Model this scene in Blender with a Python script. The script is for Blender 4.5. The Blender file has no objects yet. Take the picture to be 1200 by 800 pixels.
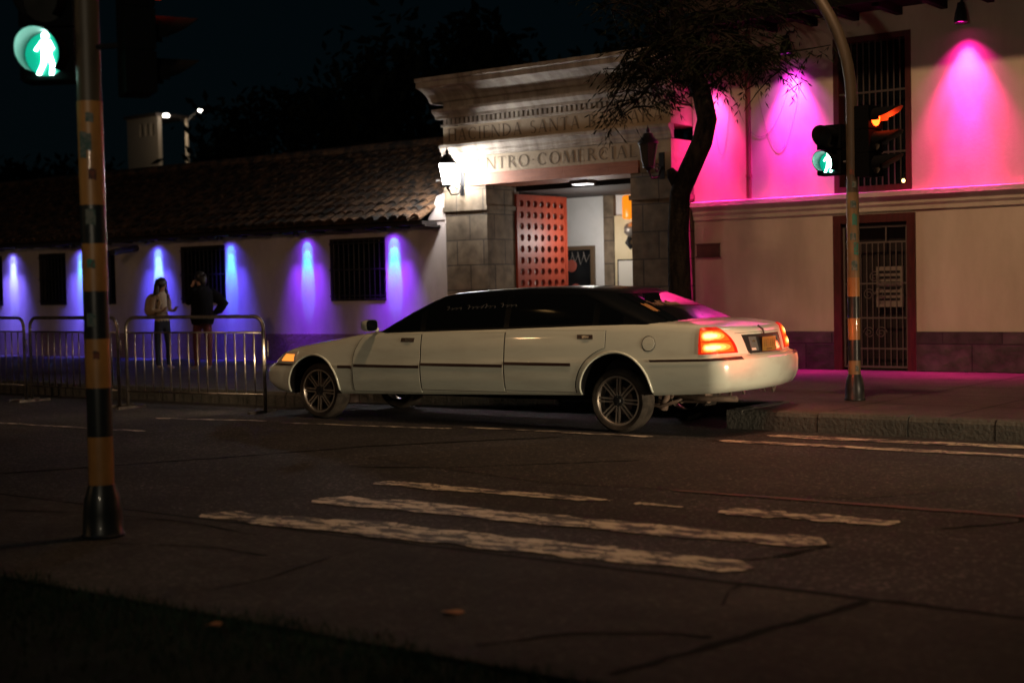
import bpy, bmesh, math, random
from mathutils import Vector, Matrix
from math import sin, cos, pi, radians, sqrt, atan2

random.seed(7)
S = bpy.context.scene
COL = S.collection

# ------------------------------------------------------------------ materials
def mat(name, col, rough=0.6, metal=0.0, noise=0.0, nscale=6.0, col2=None, bump=0.0, bscale=40.0,
        emit=None, estr=0.0, coat=0.0, spec=None, trans=0.0, streak=None, thr=(0.4, 0.6)):
    m = bpy.data.materials.new(name); m.use_nodes = True
    nt = m.node_tree; N = nt.nodes; L = nt.links
    b = N['Principled BSDF']
    b.inputs['Base Color'].default_value = (*col, 1)
    b.inputs['Roughness'].default_value = rough
    b.inputs['Metallic'].default_value = metal
    if coat:
        b.inputs['Coat Weight'].default_value = coat; b.inputs['Coat Roughness'].default_value = 0.05
    if spec is not None: b.inputs['Specular IOR Level'].default_value = spec
    if trans: b.inputs['Transmission Weight'].default_value = trans
    if emit:
        b.inputs['Emission Color'].default_value = (*emit, 1); b.inputs['Emission Strength'].default_value = estr
    tc = None
    if col2 is not None or bump:
        tc = N.new('ShaderNodeTexCoord')
    if col2 is not None:
        n1 = N.new('ShaderNodeTexNoise'); n1.inputs['Scale'].default_value = nscale
        n1.inputs['Detail'].default_value = 6; n1.inputs['Roughness'].default_value = 0.62
        mp = N.new('ShaderNodeMapping')
        if streak: mp.inputs['Scale'].default_value = streak
        L.new(tc.outputs['Object'], mp.inputs['Vector']); L.new(mp.outputs[0], n1.inputs['Vector'])
        r = N.new('ShaderNodeValToRGB')
        r.color_ramp.elements[0].position = thr[0]; r.color_ramp.elements[0].color = (*col, 1)
        r.color_ramp.elements[1].position = thr[1]; r.color_ramp.elements[1].color = (*col2, 1)
        L.new(n1.outputs['Fac'], r.inputs['Fac']); L.new(r.outputs['Color'], b.inputs['Base Color'])
    if bump:
        n2 = N.new('ShaderNodeTexNoise'); n2.inputs['Scale'].default_value = bscale
        n2.inputs['Detail'].default_value = 5
        L.new(tc.outputs['Object'], n2.inputs['Vector'])
        bp = N.new('ShaderNodeBump'); bp.inputs['Strength'].default_value = bump
        bp.inputs['Distance'].default_value = 0.02
        L.new(n2.outputs['Fac'], bp.inputs['Height']); L.new(bp.outputs['Normal'], b.inputs['Normal'])
    return m

def speckle(m, scale, amount, light):
    """adds coarse aggregate: bright and dark stones a few millimetres to centimetres wide"""
    nt = m.node_tree; N = nt.nodes; L = nt.links; b = N['Principled BSDF']
    src = b.inputs['Base Color'].links[0].from_socket
    tc = N.new('ShaderNodeTexCoord'); v = N.new('ShaderNodeTexVoronoi'); v.inputs['Scale'].default_value = scale
    L.new(tc.outputs['Object'], v.inputs['Vector'])
    sp = N.new('ShaderNodeSeparateXYZ'); L.new(v.outputs['Color'], sp.inputs[0])
    r = N.new('ShaderNodeValToRGB'); e = r.color_ramp.elements
    e[0].position = 0; e[0].color = (1 - amount, 1 - amount, 1 - amount, 1); e[1].position = 1; e[1].color = (1 + light, 1 + light * .9, 1 + light * .8, 1)
    k = e.new(.85); k.color = (1, 1, 1, 1)
    L.new(sp.outputs[0], r.inputs['Fac'])
    n2 = N.new('ShaderNodeTexNoise'); n2.inputs['Scale'].default_value = .35; n2.inputs['Detail'].default_value = 4
    L.new(tc.outputs['Object'], n2.inputs['Vector'])
    r2 = N.new('ShaderNodeValToRGB'); r2.color_ramp.elements[0].position = .32; r2.color_ramp.elements[0].color = (.55, .55, .56, 1); r2.color_ramp.elements[1].position = .66; r2.color_ramp.elements[1].color = (1.2, 1.18, 1.15, 1)
    L.new(n2.outputs['Fac'], r2.inputs['Fac'])
    a = N.new('ShaderNodeMixRGB'); a.blend_type = 'MULTIPLY'; a.inputs['Fac'].default_value = 1
    c = N.new('ShaderNodeMixRGB'); c.blend_type = 'MULTIPLY'; c.inputs['Fac'].default_value = 1
    L.new(src, a.inputs['Color1']); L.new(r.outputs['Color'], a.inputs['Color2'])
    L.new(a.outputs[0], c.inputs['Color1']); L.new(r2.outputs['Color'], c.inputs['Color2']); L.new(c.outputs[0], b.inputs['Base Color'])

def stone_mat(name, c1, c2, mortar, bw, bh, msize=0.012, bump=0.5):
    """ashlar blocks on faces looking along y (x across, z up) through object coordinates"""
    m = bpy.data.materials.new(name); m.use_nodes = True
    nt = m.node_tree; N = nt.nodes; L = nt.links; b = N['Principled BSDF']
    b.inputs['Roughness'].default_value = 0.85
    tc = N.new('ShaderNodeTexCoord'); sx = N.new('ShaderNodeSeparateXYZ'); cx = N.new('ShaderNodeCombineXYZ')
    add = N.new('ShaderNodeMath'); add.operation = 'ADD'
    L.new(tc.outputs['Object'], sx.inputs[0])
    L.new(sx.outputs['X'], add.inputs[0]); L.new(sx.outputs['Y'], add.inputs[1])
    L.new(add.outputs[0], cx.inputs['X']); L.new(sx.outputs['Z'], cx.inputs['Y'])
    br = N.new('ShaderNodeTexBrick'); L.new(cx.outputs[0], br.inputs['Vector'])
    br.inputs['Scale'].default_value = 1.0
    br.inputs['Brick Width'].default_value = bw; br.inputs['Row Height'].default_value = bh
    br.inputs['Mortar Size'].default_value = msize
    br.inputs['Color1'].default_value = (*c1, 1); br.inputs['Color2'].default_value = (*c2, 1)
    br.inputs['Mortar'].default_value = (*mortar, 1)
    no = N.new('ShaderNodeTexNoise'); no.inputs['Scale'].default_value = 5; no.inputs['Detail'].default_value = 8
    L.new(tc.outputs['Object'], no.inputs['Vector'])
    mx = N.new('ShaderNodeMixRGB'); mx.blend_type = 'MULTIPLY'; mx.inputs['Fac'].default_value = 0.8
    rp = N.new('ShaderNodeValToRGB'); rp.color_ramp.elements[0].position = 0.3; rp.color_ramp.elements[0].color = (.35, .33, .3, 1)
    rp.color_ramp.elements[1].position = 0.7; rp.color_ramp.elements[1].color = (1.1, 1.05, 1, 1)
    L.new(no.outputs['Fac'], rp.inputs['Fac']); L.new(br.outputs['Color'], mx.inputs['Color1']); L.new(rp.outputs['Color'], mx.inputs['Color2'])
    L.new(mx.outputs[0], b.inputs['Base Color'])
    bp = N.new('ShaderNodeBump'); bp.inputs['Strength'].default_value = bump; bp.inputs['Distance'].default_value = 0.02
    ad = N.new('ShaderNodeMath'); ad.operation = 'ADD'
    ml = N.new('ShaderNodeMath'); ml.operation = 'MULTIPLY'; ml.inputs[1].default_value = -0.8
    L.new(br.outputs['Fac'], ml.inputs[0]); L.new(ml.outputs[0], ad.inputs[0]); L.new(no.outputs['Fac'], ad.inputs[1])
    L.new(ad.outputs[0], bp.inputs['Height']); L.new(bp.outputs['Normal'], b.inputs['Normal'])
    return m

def worn_paint(name, paint, under, lo, hi, scale=3.0, streak=(1, 3, 1)):
    """road paint with worn and cracked patches showing the asphalt"""
    m = bpy.data.materials.new(name); m.use_nodes = True
    nt = m.node_tree; N = nt.nodes; L = nt.links; b = N['Principled BSDF']
    b.inputs['Roughness'].default_value = 0.75
    tc = N.new('ShaderNodeTexCoord'); mp = N.new('ShaderNodeMapping'); mp.inputs['Scale'].default_value = streak
    L.new(tc.outputs['Object'], mp.inputs['Vector'])
    n = N.new('ShaderNodeTexNoise'); n.inputs['Scale'].default_value = scale; n.inputs['Detail'].default_value = 9
    n.inputs['Roughness'].default_value = 0.7
    L.new(mp.outputs[0], n.inputs['Vector'])
    v = N.new('ShaderNodeTexVoronoi'); v.feature = 'DISTANCE_TO_EDGE'; v.inputs['Scale'].default_value = 3.2
    nw = N.new('ShaderNodeMixRGB'); nw.blend_type = 'ADD'; nw.inputs['Fac'].default_value = 0.25
    L.new(tc.outputs['Object'], nw.inputs['Color1']); L.new(n.outputs['Color'], nw.inputs['Color2'])
    L.new(nw.outputs[0], v.inputs['Vector'])
    cr = N.new('ShaderNodeValToRGB'); cr.color_ramp.elements[0].position = 0.012; cr.color_ramp.elements[0].color = (0, 0, 0, 1)
    cr.color_ramp.elements[1].position = 0.032; cr.color_ramp.elements[1].color = (1, 1, 1, 1)
    L.new(v.outputs['Distance'], cr.inputs['Fac'])
    r = N.new('ShaderNodeValToRGB'); r.color_ramp.elements[0].position = lo; r.color_ramp.elements[0].color = (0, 0, 0, 1)
    r.color_ramp.elements[1].position = hi; r.color_ramp.elements[1].color = (1, 1, 1, 1)
    L.new(n.outputs['Fac'], r.inputs['Fac'])
    mu = N.new('ShaderNodeMath'); mu.operation = 'MULTIPLY'
    L.new(r.outputs['Color'], mu.inputs[0]); L.new(cr.outputs['Color'], mu.inputs[1])
    n3 = N.new('ShaderNodeTexNoise'); n3.inputs['Scale'].default_value = 9; n3.inputs['Detail'].default_value = 4
    L.new(tc.outputs['Object'], n3.inputs['Vector'])
    pm = N.new('ShaderNodeMixRGB'); pm.inputs['Color1'].default_value = (*[c * .8 for c in paint], 1); pm.inputs['Color2'].default_value = (*paint, 1)
    L.new(n3.outputs['Fac'], pm.inputs['Fac'])
    mx = N.new('ShaderNodeMixRGB'); mx.inputs['Color1'].default_value = (*under, 1)
    L.new(pm.outputs[0], mx.inputs['Color2']); L.new(mu.outputs[0], mx.inputs['Fac'])
    L.new(mx.outputs[0], b.inputs['Base Color'])
    return m

def emis(name, col, s):
    m = bpy.data.materials.new(name); m.use_nodes = True
    b = m.node_tree.nodes['Principled BSDF']
    b.inputs['Base Color'].default_value = (*[min(1, c * .12) for c in col], 1)
    b.inputs['Emission Color'].default_value = (*col, 1); b.inputs['Emission Strength'].default_value = s
    b.inputs['Roughness'].default_value = 0.35
    return m

M = {}
M['asphalt'] = mat('asphalt', (.0205, .0195, .021), .85, col2=(.042, .039, .0405), nscale=.9, bump=.8, bscale=90, thr=(.35, .7), spec=.3)
M['asphalt_patch'] = mat('asphalt_patch', (.024, .021, .020), .85, col2=(.030, .026, .024), nscale=2, bump=.8, bscale=90, spec=.3)
M['concrete'] = mat('pavement_concrete', (.029, .027, .027), .9, col2=(.056, .052, .050), nscale=1.3, bump=.7, bscale=50, thr=(.35, .7), spec=.2)
M['sidewalk'] = mat('sidewalk_paving', (.040, .032, .030), .75, col2=(.078, .062, .056), nscale=1.6, bump=.6, bscale=40, thr=(.3, .7), spec=.3)
M['kerb'] = mat('kerb_stone', (.028, .030, .026), .9, col2=(.066, .062, .052), nscale=4, bump=.8, bscale=25, thr=(.3, .7))
M['soil'] = mat('soil', (.010, .014, .012), .95, col2=(.018, .024, .019), nscale=5, bump=.8, bscale=30, spec=.1)
M['grass'] = mat('grass_blade', (.018, .042, .030), .9, col2=(.035, .065, .040), nscale=3, spec=.12)
M['crack'] = mat('crack_dark', (.008, .008, .008), .95, spec=.1)
M['paint1'] = worn_paint('worn_white_paint', (.46, .40, .30), (.030, .026, .024), .48, .51)
M['paint2'] = worn_paint('very_worn_white_paint', (.5, .45, .38), (.030, .026, .024), .47, .56)
M['paint_red_lit'] = worn_paint('worn_red_lit_paint', (.22, .045, .035), (.030, .026, .024), .44, .75)  # worn stripe paint, with the red light falling on it put into the colour
M['plaster'] = mat('beige_plaster', (.52, .45, .36), .9, col2=(.70, .62, .52), nscale=1.6, bump=.10, bscale=18, streak=(1, 1, .35), thr=(.3, .75))
M['plaster_low'] = mat('white_plaster', (.42, .36, .34), .9, col2=(.64, .56, .52), nscale=1.7, bump=.10, bscale=14, streak=(1, 1, .4), thr=(.3, .75))
M['plinth'] = stone_mat('plinth_stone', (.085, .085, .08), (.05, .052, .05), (.03, .03, .03), .9, .42)
M['plinth_low'] = mat('painted_plinth', (.20, .13, .12), .9, col2=(.28, .19, .18), nscale=2.5, bump=.6, bscale=16, thr=(.3, .7))
M['cornice'] = mat('cornice_plaster', (.50, .45, .37), .9, col2=(.62, .56, .47), nscale=2, bump=.3, bscale=20, streak=(2, 1, .6), thr=(.3, .7))
M['portal_stone'] = stone_mat('gateway_stone', (.24, .19, .13), (.16, .125, .085), (.08, .065, .05), .62, .46)
M['frieze'] = mat('frieze_stone', (.30, .24, .165), .88, col2=(.42, .34, .24), nscale=2.4, bump=.5, bscale=20, streak=(1, 1, 1), thr=(.3, .7))
M['whitewash'] = mat('weathered_whitewash', (.20, .165, .135), .9, col2=(.42, .37, .31), nscale=1.6, bump=.4, bscale=16, streak=(3, 1, .35), thr=(.32, .62))
M['engrave'] = mat('engraved_letter', (.125, .095, .064), .95)
M['lintel'] = mat('lintel_timber', (.36, .12, .05), .6, col2=(.24, .075, .03), nscale=3, streak=(1, 1, 10), bump=.3, bscale=30, thr=(.35, .7))
M['red_door'] = mat('red_timber', (.30, .038, .015), .5, col2=(.20, .024, .010), nscale=3, streak=(8, 8, 1), thr=(.35, .7))
M['red_frame'] = mat('dark_red_paint', (.085, .014, .012), .55, col2=(.055, .010, .010), nscale=4, streak=(6, 6, 1))
M['dark_wood'] = mat('dark_timber', (.016, .009, .007), .8, col2=(.010, .007, .006), nscale=4, streak=(6, 6, 1))
M['grille'] = mat('pale_iron_bar', (.16, .14, .12), .5, metal=.3)
M['grille_dark'] = mat('black_iron_bar', (.025, .022, .022), .45, metal=.5)
M['pane'] = mat('dark_window_glass', (.006, .008, .010), .08, spec=.5)
M['tile'] = mat('roof_tile', (.006, .005, .004), .9, col2=(.12, .06, .026), nscale=4.5, bump=.5, bscale=20, thr=(.40, .66))
M['roof_dark'] = mat('dark_roof_tile', (.03, .022, .018), .9, col2=(.06, .04, .03), nscale=5, thr=(.3, .7))
M['iron'] = mat('black_iron', (.012, .012, .013), .45, metal=.4)
M['blackp'] = mat('black_plastic', (.010, .011, .012), .5)
M['lantern_off'] = mat('lantern_glass', (.05, .045, .04), .15, spec=.6)
M['lantern_on'] = emis('lit_lantern_glass', (1, .97, .95), 300)
M['white_wall'] = mat('white_interior_plaster', (.70, .70, .68), .85, col2=(.78, .78, .77), nscale=1.5, bump=.2)
M['yellow_wall'] = mat('cream_interior_plaster', (.62, .52, .32), .85, col2=(.68, .58, .38), nscale=2)
M['bark'] = mat('dark_bark', (.008, .007, .006), .95, col2=(.022, .018, .014), nscale=14, bump=1, bscale=22, streak=(1, 1, .3), spec=.1)
M['leaf'] = mat('dark_leaf', (.006, .008, .005), .9, col2=(.013, .016, .008), nscale=4, spec=.05)
M['leaf_far'] = mat('far_leaf', (.006, .009, .007), .9, col2=(.016, .02, .013), nscale=.8, spec=.05)
M['steel'] = mat('galvanised_steel', (.30, .27, .24), .38, metal=.9, col2=(.16, .145, .13), nscale=6)
M['pole_dark'] = mat('pole_black_band', (.010, .014, .016), .38, col2=(.016, .02, .021), nscale=12, coat=.25)
M['pole_yellow'] = mat('pole_yellow_band', (.42, .20, .055), .45, col2=(.25, .12, .04), nscale=9, streak=(1, 1, .4), coat=.2, thr=(.35, .7))
M['pole_pale'] = mat('pole_pale_band', (.24, .16, .07), .5, col2=(.13, .095, .05), nscale=8, streak=(1, 1, .4), thr=(.35, .7))
M['pole_bare'] = mat('pole_grey_paint', (.05, .04, .028), .5, col2=(.08, .06, .038), nscale=8, streak=(1, 1, .3), thr=(.35, .7))
M['sticker'] = mat('torn_paper_sticker', (.16, .17, .15), .8, col2=(.05, .10, .09), nscale=22, thr=(.42, .55))
M['sticker_red'] = mat('faded_red_sticker', (.16, .05, .03), .8, col2=(.06, .03, .025), nscale=22, thr=(.42, .55))
M['sticker_green'] = mat('green_sticker', (.04, .20, .15), .8, col2=(.1, .1, .08), nscale=22, thr=(.5, .6))
for k_ in ('asphalt', 'asphalt_patch'): speckle(M[k_], 48, .6, 2.4)
speckle(M['concrete'], 38, .35, .5); speckle(M['sidewalk'], 30, .3, .4)
# limousine
M['car_white'] = mat('white_car_paint', (.56, .60, .52), .28, col2=(.46, .475, .41), nscale=2.2, streak=(.5, 1, 2.2), thr=(.48, .74), coat=1.0, spec=.5)
M['car_under'] = mat('black_underbody', (.008, .008, .009), .9, spec=.1)
M['car_vinyl'] = mat('black_vinyl_roof', (.003, .004, .005), .3, spec=.15)
M['car_glass'] = mat('tinted_glass', (.003, .004, .005), .04, spec=.13)
M['side_glass'] = mat('limo_tint_glass', (.003, .004, .005), .06, spec=.05)
M['car_seam'] = mat('door_gap', (.05, .045, .04), .9)
M['car_trim'] = mat('dark_side_moulding', (.035, .018, .016), .3, spec=.6, coat=.6)
M['chrome'] = mat('chrome', (.62, .60, .56), .12, metal=1)
M['chrome_dull'] = mat('dull_alloy', (.55, .50, .44), .36, metal=.85)
M['rubber'] = mat('tyre_rubber', (.018, .0155, .013), .85, col2=(.044, .037, .030), nscale=7, bump=.3, bscale=80, spec=.2)
M['rusty'] = mat('dusty_exhaust_steel', (.14, .10, .075), .7, metal=.3, col2=(.07, .05, .04), nscale=9)
M['tail_red'] = emis('lit_red_lens', (1, .022, .004), .62)
M['tail_orange'] = emis('lit_orange_reflector', (1, .12, .008), 1.1)
M['tail_warm'] = emis('lit_reflector_glow', (1, .30, .04), 1.7)
M['tail_mid'] = emis('lit_reflector_bright', (1, .42, .09), 2.2)
M['tail_hot'] = emis('lit_bulb_core', (1, .60, .22), 3.2)
M['head_clear'] = mat('headlamp_lens', (.5, .45, .38), .1, coat=1)
M['head_amber'] = emis('lit_amber_marker', (1, .30, .04), 1.3)
M['plate'] = mat('yellow_number_plate', (.15, .115, .018), .5)
M['plate_ink'] = mat('plate_ink', (.03, .022, .01), .6)
M['decal'] = mat('grey_window_lettering', (.035, .035, .033), .7)
M['decal_warm'] = mat('warm_window_lettering', (.16, .08, .05), .7)
M['decal_gold'] = mat('gold_window_emblem', (.25, .11, .03), .5)
# signals
M['green_man'] = emis('lit_green_figure', (.55, 1, .86), 20)
M['green_glow'] = emis('green_lens', (.0, .80, .52), .42)
M['red_lamp'] = emis('lit_red_signal', (1, .045, .004), 16)
M['lens_off'] = mat('unlit_signal_lens', (.02, .02, .018), .2, spec=.6)
M['visor_in'] = mat('visor_inside', (.06, .06, .06), .5)
M['visor_black'] = mat('signal_housing', (.003, .0035, .004), .8, spec=.05)
# people
M['skin'] = mat('skin', (.30, .17, .11), .6)
M['hair'] = mat('dark_hair', (.010, .007, .006), .5)
M['cream_cloth'] = mat('cream_cloth', (.42, .32, .22), .9)
M['bag'] = mat('tan_backpack_cloth', (.40, .29, .17), .85, col2=(.32, .22, .13), nscale=10)
M['black_cloth'] = mat('black_cloth', (.005, .005, .006), .95, spec=.1)
M['navy_cloth'] = mat('dark_trousers', (.012, .014, .022), .85)
M['red_cloth'] = mat('dark_red_trousers', (.085, .018, .018), .85)
M['shoe'] = mat('pale_shoe', (.25, .2, .16), .7)
M['leaf_dry'] = mat('dry_leaf', (.30, .13, .06), .8)
M['far_wall'] = mat('far_pale_wall', (.34, .28, .22), .9)
M['far_white'] = emis('far_street_lamp_lens', (1, .93, .82), 22)
M['sign_plate'] = mat('brown_plaque', (.10, .062, .045), .7, col2=(.07, .045, .035), nscale=8)

# ------------------------------------------------------------------ mesh builder
class MB:
    def __init__(s): s.v = []; s.f = []; s.m = []
    def add(s, vs, fs, mi=0):
        o = len(s.v); s.v += [tuple(v) for v in vs]
        for f in fs: s.f.append(tuple(i + o for i in f)); s.m.append(mi)
        return s
    def box(s, x0, x1, y0, y1, z0, z1, mi=0, mtx=None):
        vs = [Vector((x, y, z)) for z in (z0, z1) for y in (y0, y1) for x in (x0, x1)]
        if mtx: vs = [mtx @ v for v in vs]
        return s.add(vs, [(0, 2, 3, 1), (4, 5, 7, 6), (0, 1, 5, 4), (2, 6, 7, 3), (0, 4, 6, 2), (1, 3, 7, 5)], mi)
    def grid(s, rows, mi=0, close=False):
        n = len(rows[0]); vs = [p for r in rows for p in r]; fs = []
        for i in range(len(rows) - 1):
            for j in range(n - (0 if close else 1)):
                k = (j + 1) % n
                fs.append((i * n + j, i * n + k, (i + 1) * n + k, (i + 1) * n + j))
        return s.add(vs, fs, mi)
    def tube(s, pts, r, seg=8, mi=0, cap=True, flat=1.0):
        pts = [Vector(p) for p in pts]
        rs = r if isinstance(r, (list, tuple)) else [r] * len(pts)
        rows = []; prev = None
        for i, p in enumerate(pts):
            d = (pts[min(i + 1, len(pts) - 1)] - pts[max(i - 1, 0)]).normalized()
            if prev is None:
                a = Vector((0, 0, 1)) if abs(d.z) < .9 else Vector((1, 0, 0))
                u = d.cross(a).normalized()
            else:
                u = (prev - d * prev.dot(d)).normalized()
            w = d.cross(u); prev = u
            rows.append([p + (u * cos(2 * pi * k / seg) + w * flat * sin(2 * pi * k / seg)) * rs[i] for k in range(seg)])
        s.grid(rows, mi, close=True)
        if cap:
            n = len(s.v)
            s.f.append(tuple(range(n - seg, n))); s.m.append(mi)
            s.f.append(tuple(range(n - len(rows) * seg + seg - 1, n - len(rows) * seg - 1, -1))); s.m.append(mi)
        return s
    def lathe(s, prof, c=(0, 0, 0), axis='z', seg=24, mi=0, mtx=None):
        rows = []
        for r, h in prof:
            row = []
            for k in range(seg):
                a = 2 * pi * k / seg
                p = {'z': Vector((r * cos(a), r * sin(a), h)), 'y': Vector((r * cos(a), h, r * sin(a))), 'x': Vector((h, r * cos(a), r * sin(a)))}[axis]
                if mtx: p = mtx @ p
                row.append(p + Vector(c))
            rows.append(row)
        return s.grid(rows, mi, close=True)
    def poly(s, pts, mi=0):
        return s.add(pts, [tuple(range(len(pts)))], mi)
    def prism(s, pts, d, mi=0):
        """pts: planar ring; extruded by vector d"""
        n = len(pts); d = Vector(d); a = [Vector(p) for p in pts]; b = [p + d for p in a]
        fs = [tuple(range(n - 1, -1, -1)), tuple(range(n, 2 * n))] + [(i, (i + 1) % n, n + (i + 1) % n, n + i) for i in range(n)]
        return s.add(a + b, fs, mi)
    def build(s, name, mats, parent=None, smooth=False, local=False, angle=None):
        me = bpy.data.meshes.new(name)
        vs = s.v
        if parent is not None and not local:
            inv = WORLD[parent.name].inverted(); vs = [tuple(inv @ Vector(v)) for v in vs]
        me.from_pydata([tuple(v) for v in vs], [], s.f)
        for m in (mats if isinstance(mats, (list, tuple)) else [mats]): me.materials.append(m)
        me.polygons.foreach_set('material_index', s.m)
        me.update()
        bm = bmesh.new(); bm.from_mesh(me)
        bmesh.ops.recalc_face_normals(bm, faces=bm.faces); bm.to_mesh(me); bm.free()
        if smooth: shade(me, angle)
        o = bpy.data.objects.new(name, me); COL.objects.link(o)
        if parent is not None: o.parent = parent
        WORLD[o.name] = (WORLD[parent.name].copy() if parent is not None else Matrix())
        return o

def shade(me, angle=None):
    me.polygons.foreach_set('use_smooth', [True] * len(me.polygons))
    if angle is not None:
        bm = bmesh.new(); bm.from_mesh(me)
        for e in bm.edges:
            if len(e.link_faces) == 2 and e.calc_face_angle(0) > radians(angle): e.smooth = False
        bm.to_mesh(me); bm.free()

WORLD = {}
def empty(name, loc, rz=0):
    o = bpy.data.objects.new(name, None); COL.objects.link(o)
    o.location = loc; o.rotation_euler = (0, 0, rz); o.empty_display_size = .2
    WORLD[o.name] = Matrix.Translation(Vector(loc)) @ Matrix.Rotation(rz, 4, 'Z')
    return o
def tag(o, label, cat, group=None, kind=None):
    if label: o['label'] = label
    if cat: o['category'] = cat
    if group: o['group'] = group
    if kind: o['kind'] = kind
    return o
def struct(o): o['kind'] = 'structure'; return o
def thing(name, loc, label, cat, group=None, rz=0): return tag(empty(name, loc, rz), label, cat, group)
def copy_tree(o, loc=None, rz=None, label=None, parent=None):
    c = o.copy(); COL.objects.link(c); c.parent = parent
    for ch in list(o.children): copy_tree(ch, parent=c)
    if loc is not None: c.location = loc
    if rz is not None: c.rotation_euler.z = rz
    if label: c['label'] = label
    return c

# ------------------------------------------------------------------ camera
ROLL = radians(1.2); PITCH = math.atan(65 / 1667); YAW = radians(37)
fw = Vector((-sin(YAW) * cos(PITCH), cos(YAW) * cos(PITCH), -sin(PITCH)))
rt = Vector((cos(YAW), sin(YAW), 0)); up = rt.cross(fw)
R_ = rt * cos(ROLL) - up * sin(ROLL); U_ = rt * sin(ROLL) + up * cos(ROLL)
cam = bpy.data.cameras.new('camera'); co = bpy.data.objects.new('camera', cam); COL.objects.link(co)
mw = Matrix((R_, U_, -fw)).transposed().to_4x4(); mw.translation = Vector((0, 0, 1.6)); co.matrix_world = mw
cam.sensor_width = 36; cam.sensor_fit = 'HORIZONTAL'; cam.lens = 50.01; cam.clip_end = 1500; cam.clip_start = .05
cam.dof.use_dof = True; cam.dof.focus_distance = 15.6; cam.dof.aperture_fstop = 1.3
S.camera = co

# ------------------------------------------------------------------ sky and light
w = bpy.data.worlds.new('World'); S.world = w; w.use_nodes = True
WN = w.node_tree.nodes; WL = w.node_tree.links
bg = WN['Background']
sky = WN.new('ShaderNodeTexSky'); sky.sky_type = 'NISHITA'; sky.sun_disc = False
sky.sun_elevation = radians(44); sky.sun_rotation = radians(180)
tint = WN.new('ShaderNodeMixRGB'); tint.blend_type = 'MIX'; tint.inputs['Fac'].default_value = .985
tint.inputs['Color2'].default_value = (.028, .16, .22, 1)
WL.new(sky.outputs[0], tint.inputs['Color1']); WL.new(tint.outputs[0], bg.inputs['Color'])
bg.inputs['Strength'].default_value = 0.0095

def lamp(name, kind, loc, col, power, target=None, size=.02, angle=None, blend=.5, spec=1.0):
    d = bpy.data.lights.new(name, kind); d.color = col; d.energy = power; d.specular_factor = spec
    if kind == 'SUN': d.angle = size
    elif kind != 'AREA': d.shadow_soft_size = size
    if angle: d.spot_size = radians(angle); d.spot_blend = blend
    o = bpy.data.objects.new(name, d); COL.objects.link(o); o.location = loc
    if target is not None:
        o.rotation_euler = (Vector(target) - Vector(loc)).to_track_quat('-Z', 'Y').to_euler()
    return o
SUN_DIR = Vector((-.10, 1, -.97))
lamp('moon', 'SUN', (2, -10, 12), (.75, .85, 1), .012, Vector((2, -10, 12)) + SUN_DIR, size=radians(.6))

# ------------------------------------------------------------------ ground
KN = 13.76       # kerb line
struct(MB().grid([[(-150, 6.602, 0), (150, 6.602, 0)], [(-150, 160, 0), (150, 160, 0)]]).build('road', M['asphalt']))
m = MB()
m.grid([[(-60, 4.66, .012), (40, 4.66, .012)], [(-60, 6.60, .012), (40, 6.60, .012)]])
m.grid([[(-60, 6.60, .012), (40, 6.60, .012)], [(-60, 6.605, 0), (40, 6.605, 0)]])
struct(m.build('near_pavement', M['concrete']))
struct(MB().grid([[(-150, -60, -.01), (150, -60, -.01)], [(-150, 4.67, -.01), (150, 4.67, -.01)], [(-150, 6.61, -.01), (150, 6.61, -.01)]]).build('soil_strip', M['soil']))
# far sidewalk with a lay-by cut for the gateway
LAY0, LAY1, LN = -13.9, -7.28, 14.80
m = MB()
def swz(n): return .205 - (n - KN) * .045 / 7.4
for x0, x1, n0 in ((-150, LAY0, KN + .19), (LAY0, LAY1, LN + .19), (LAY1, 60, KN + .19)):
    m.grid([[(x0, n0, swz(n0) - .004), (x1, n0, swz(n0) - .004)], [(x0, 32, swz(32) - .0), (x1, 32, swz(32))]])
m.grid([[(LAY0, KN + .19, .2), (LAY0, LN + .19, .2)], [(LAY0, KN + .19, 0), (LAY0, LN + .19, 0)]])
struct(m.build('far_sidewalk', M['sidewalk']))
# sidewalk slab joints
m = MB()
for x in [LAY1 + .9 + i * 1.3 for i in range(9)]:
    m.grid([[(x, KN + .25, swz(KN + .25) + .003), (x + .015, KN + .25, swz(KN + .25) + .003)], [(x, 21.1, swz(21.1) + .003), (x + .015, 21.1, swz(21.1) + .003)]])
for n in (15.2, 16.6, 18.0, 19.4):
    m.grid([[(LAY1 + .2, n, swz(n) + .003), (40, n, swz(n) + .003)], [(LAY1 + .2, n + .018, swz(n) + .003), (40, n + .018, swz(n) + .003)]])
struct(m.build('sidewalk_joint', M['crack']))
# kerb stones, each with a small joint
m = MB(); rnd = random.Random(3)
def kerbrun(x0, x1, n):
    x = x0
    while x < x1 - .05:
        e = min(x + .95 + rnd.uniform(-.1, .1), x1); dz = rnd.uniform(-.008, .008); dy = rnd.uniform(-.006, .006)
        a = x + .006; b = e - .006
        prof = [(n + dy, 0), (n + dy + .004, .16 + dz), (n + dy + .03, .195 + dz), (n + dy + .06, .205 + dz), (n + .2, .205 + dz)]
        m.grid([[(a, p[0], p[1]) for p in prof], [(b, p[0], p[1]) for p in prof]])
        m.add([(a, p[0], p[1]) for p in prof] + [(a, n + .2, 0)], [tuple(range(6))]); m.add([(b, p[0], p[1]) for p in prof] + [(b, n + .2, 0)], [tuple(range(6))])
        x = e
kerbrun(-60, LAY0, KN); kerbrun(LAY0, LAY1, LN); kerbrun(LAY1, 30, KN)
m.box(LAY1 - .18, LAY1 + .004, KN + .004, LN + .1, 0, .203)
struct(m.build('kerb', M['kerb']))

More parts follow.
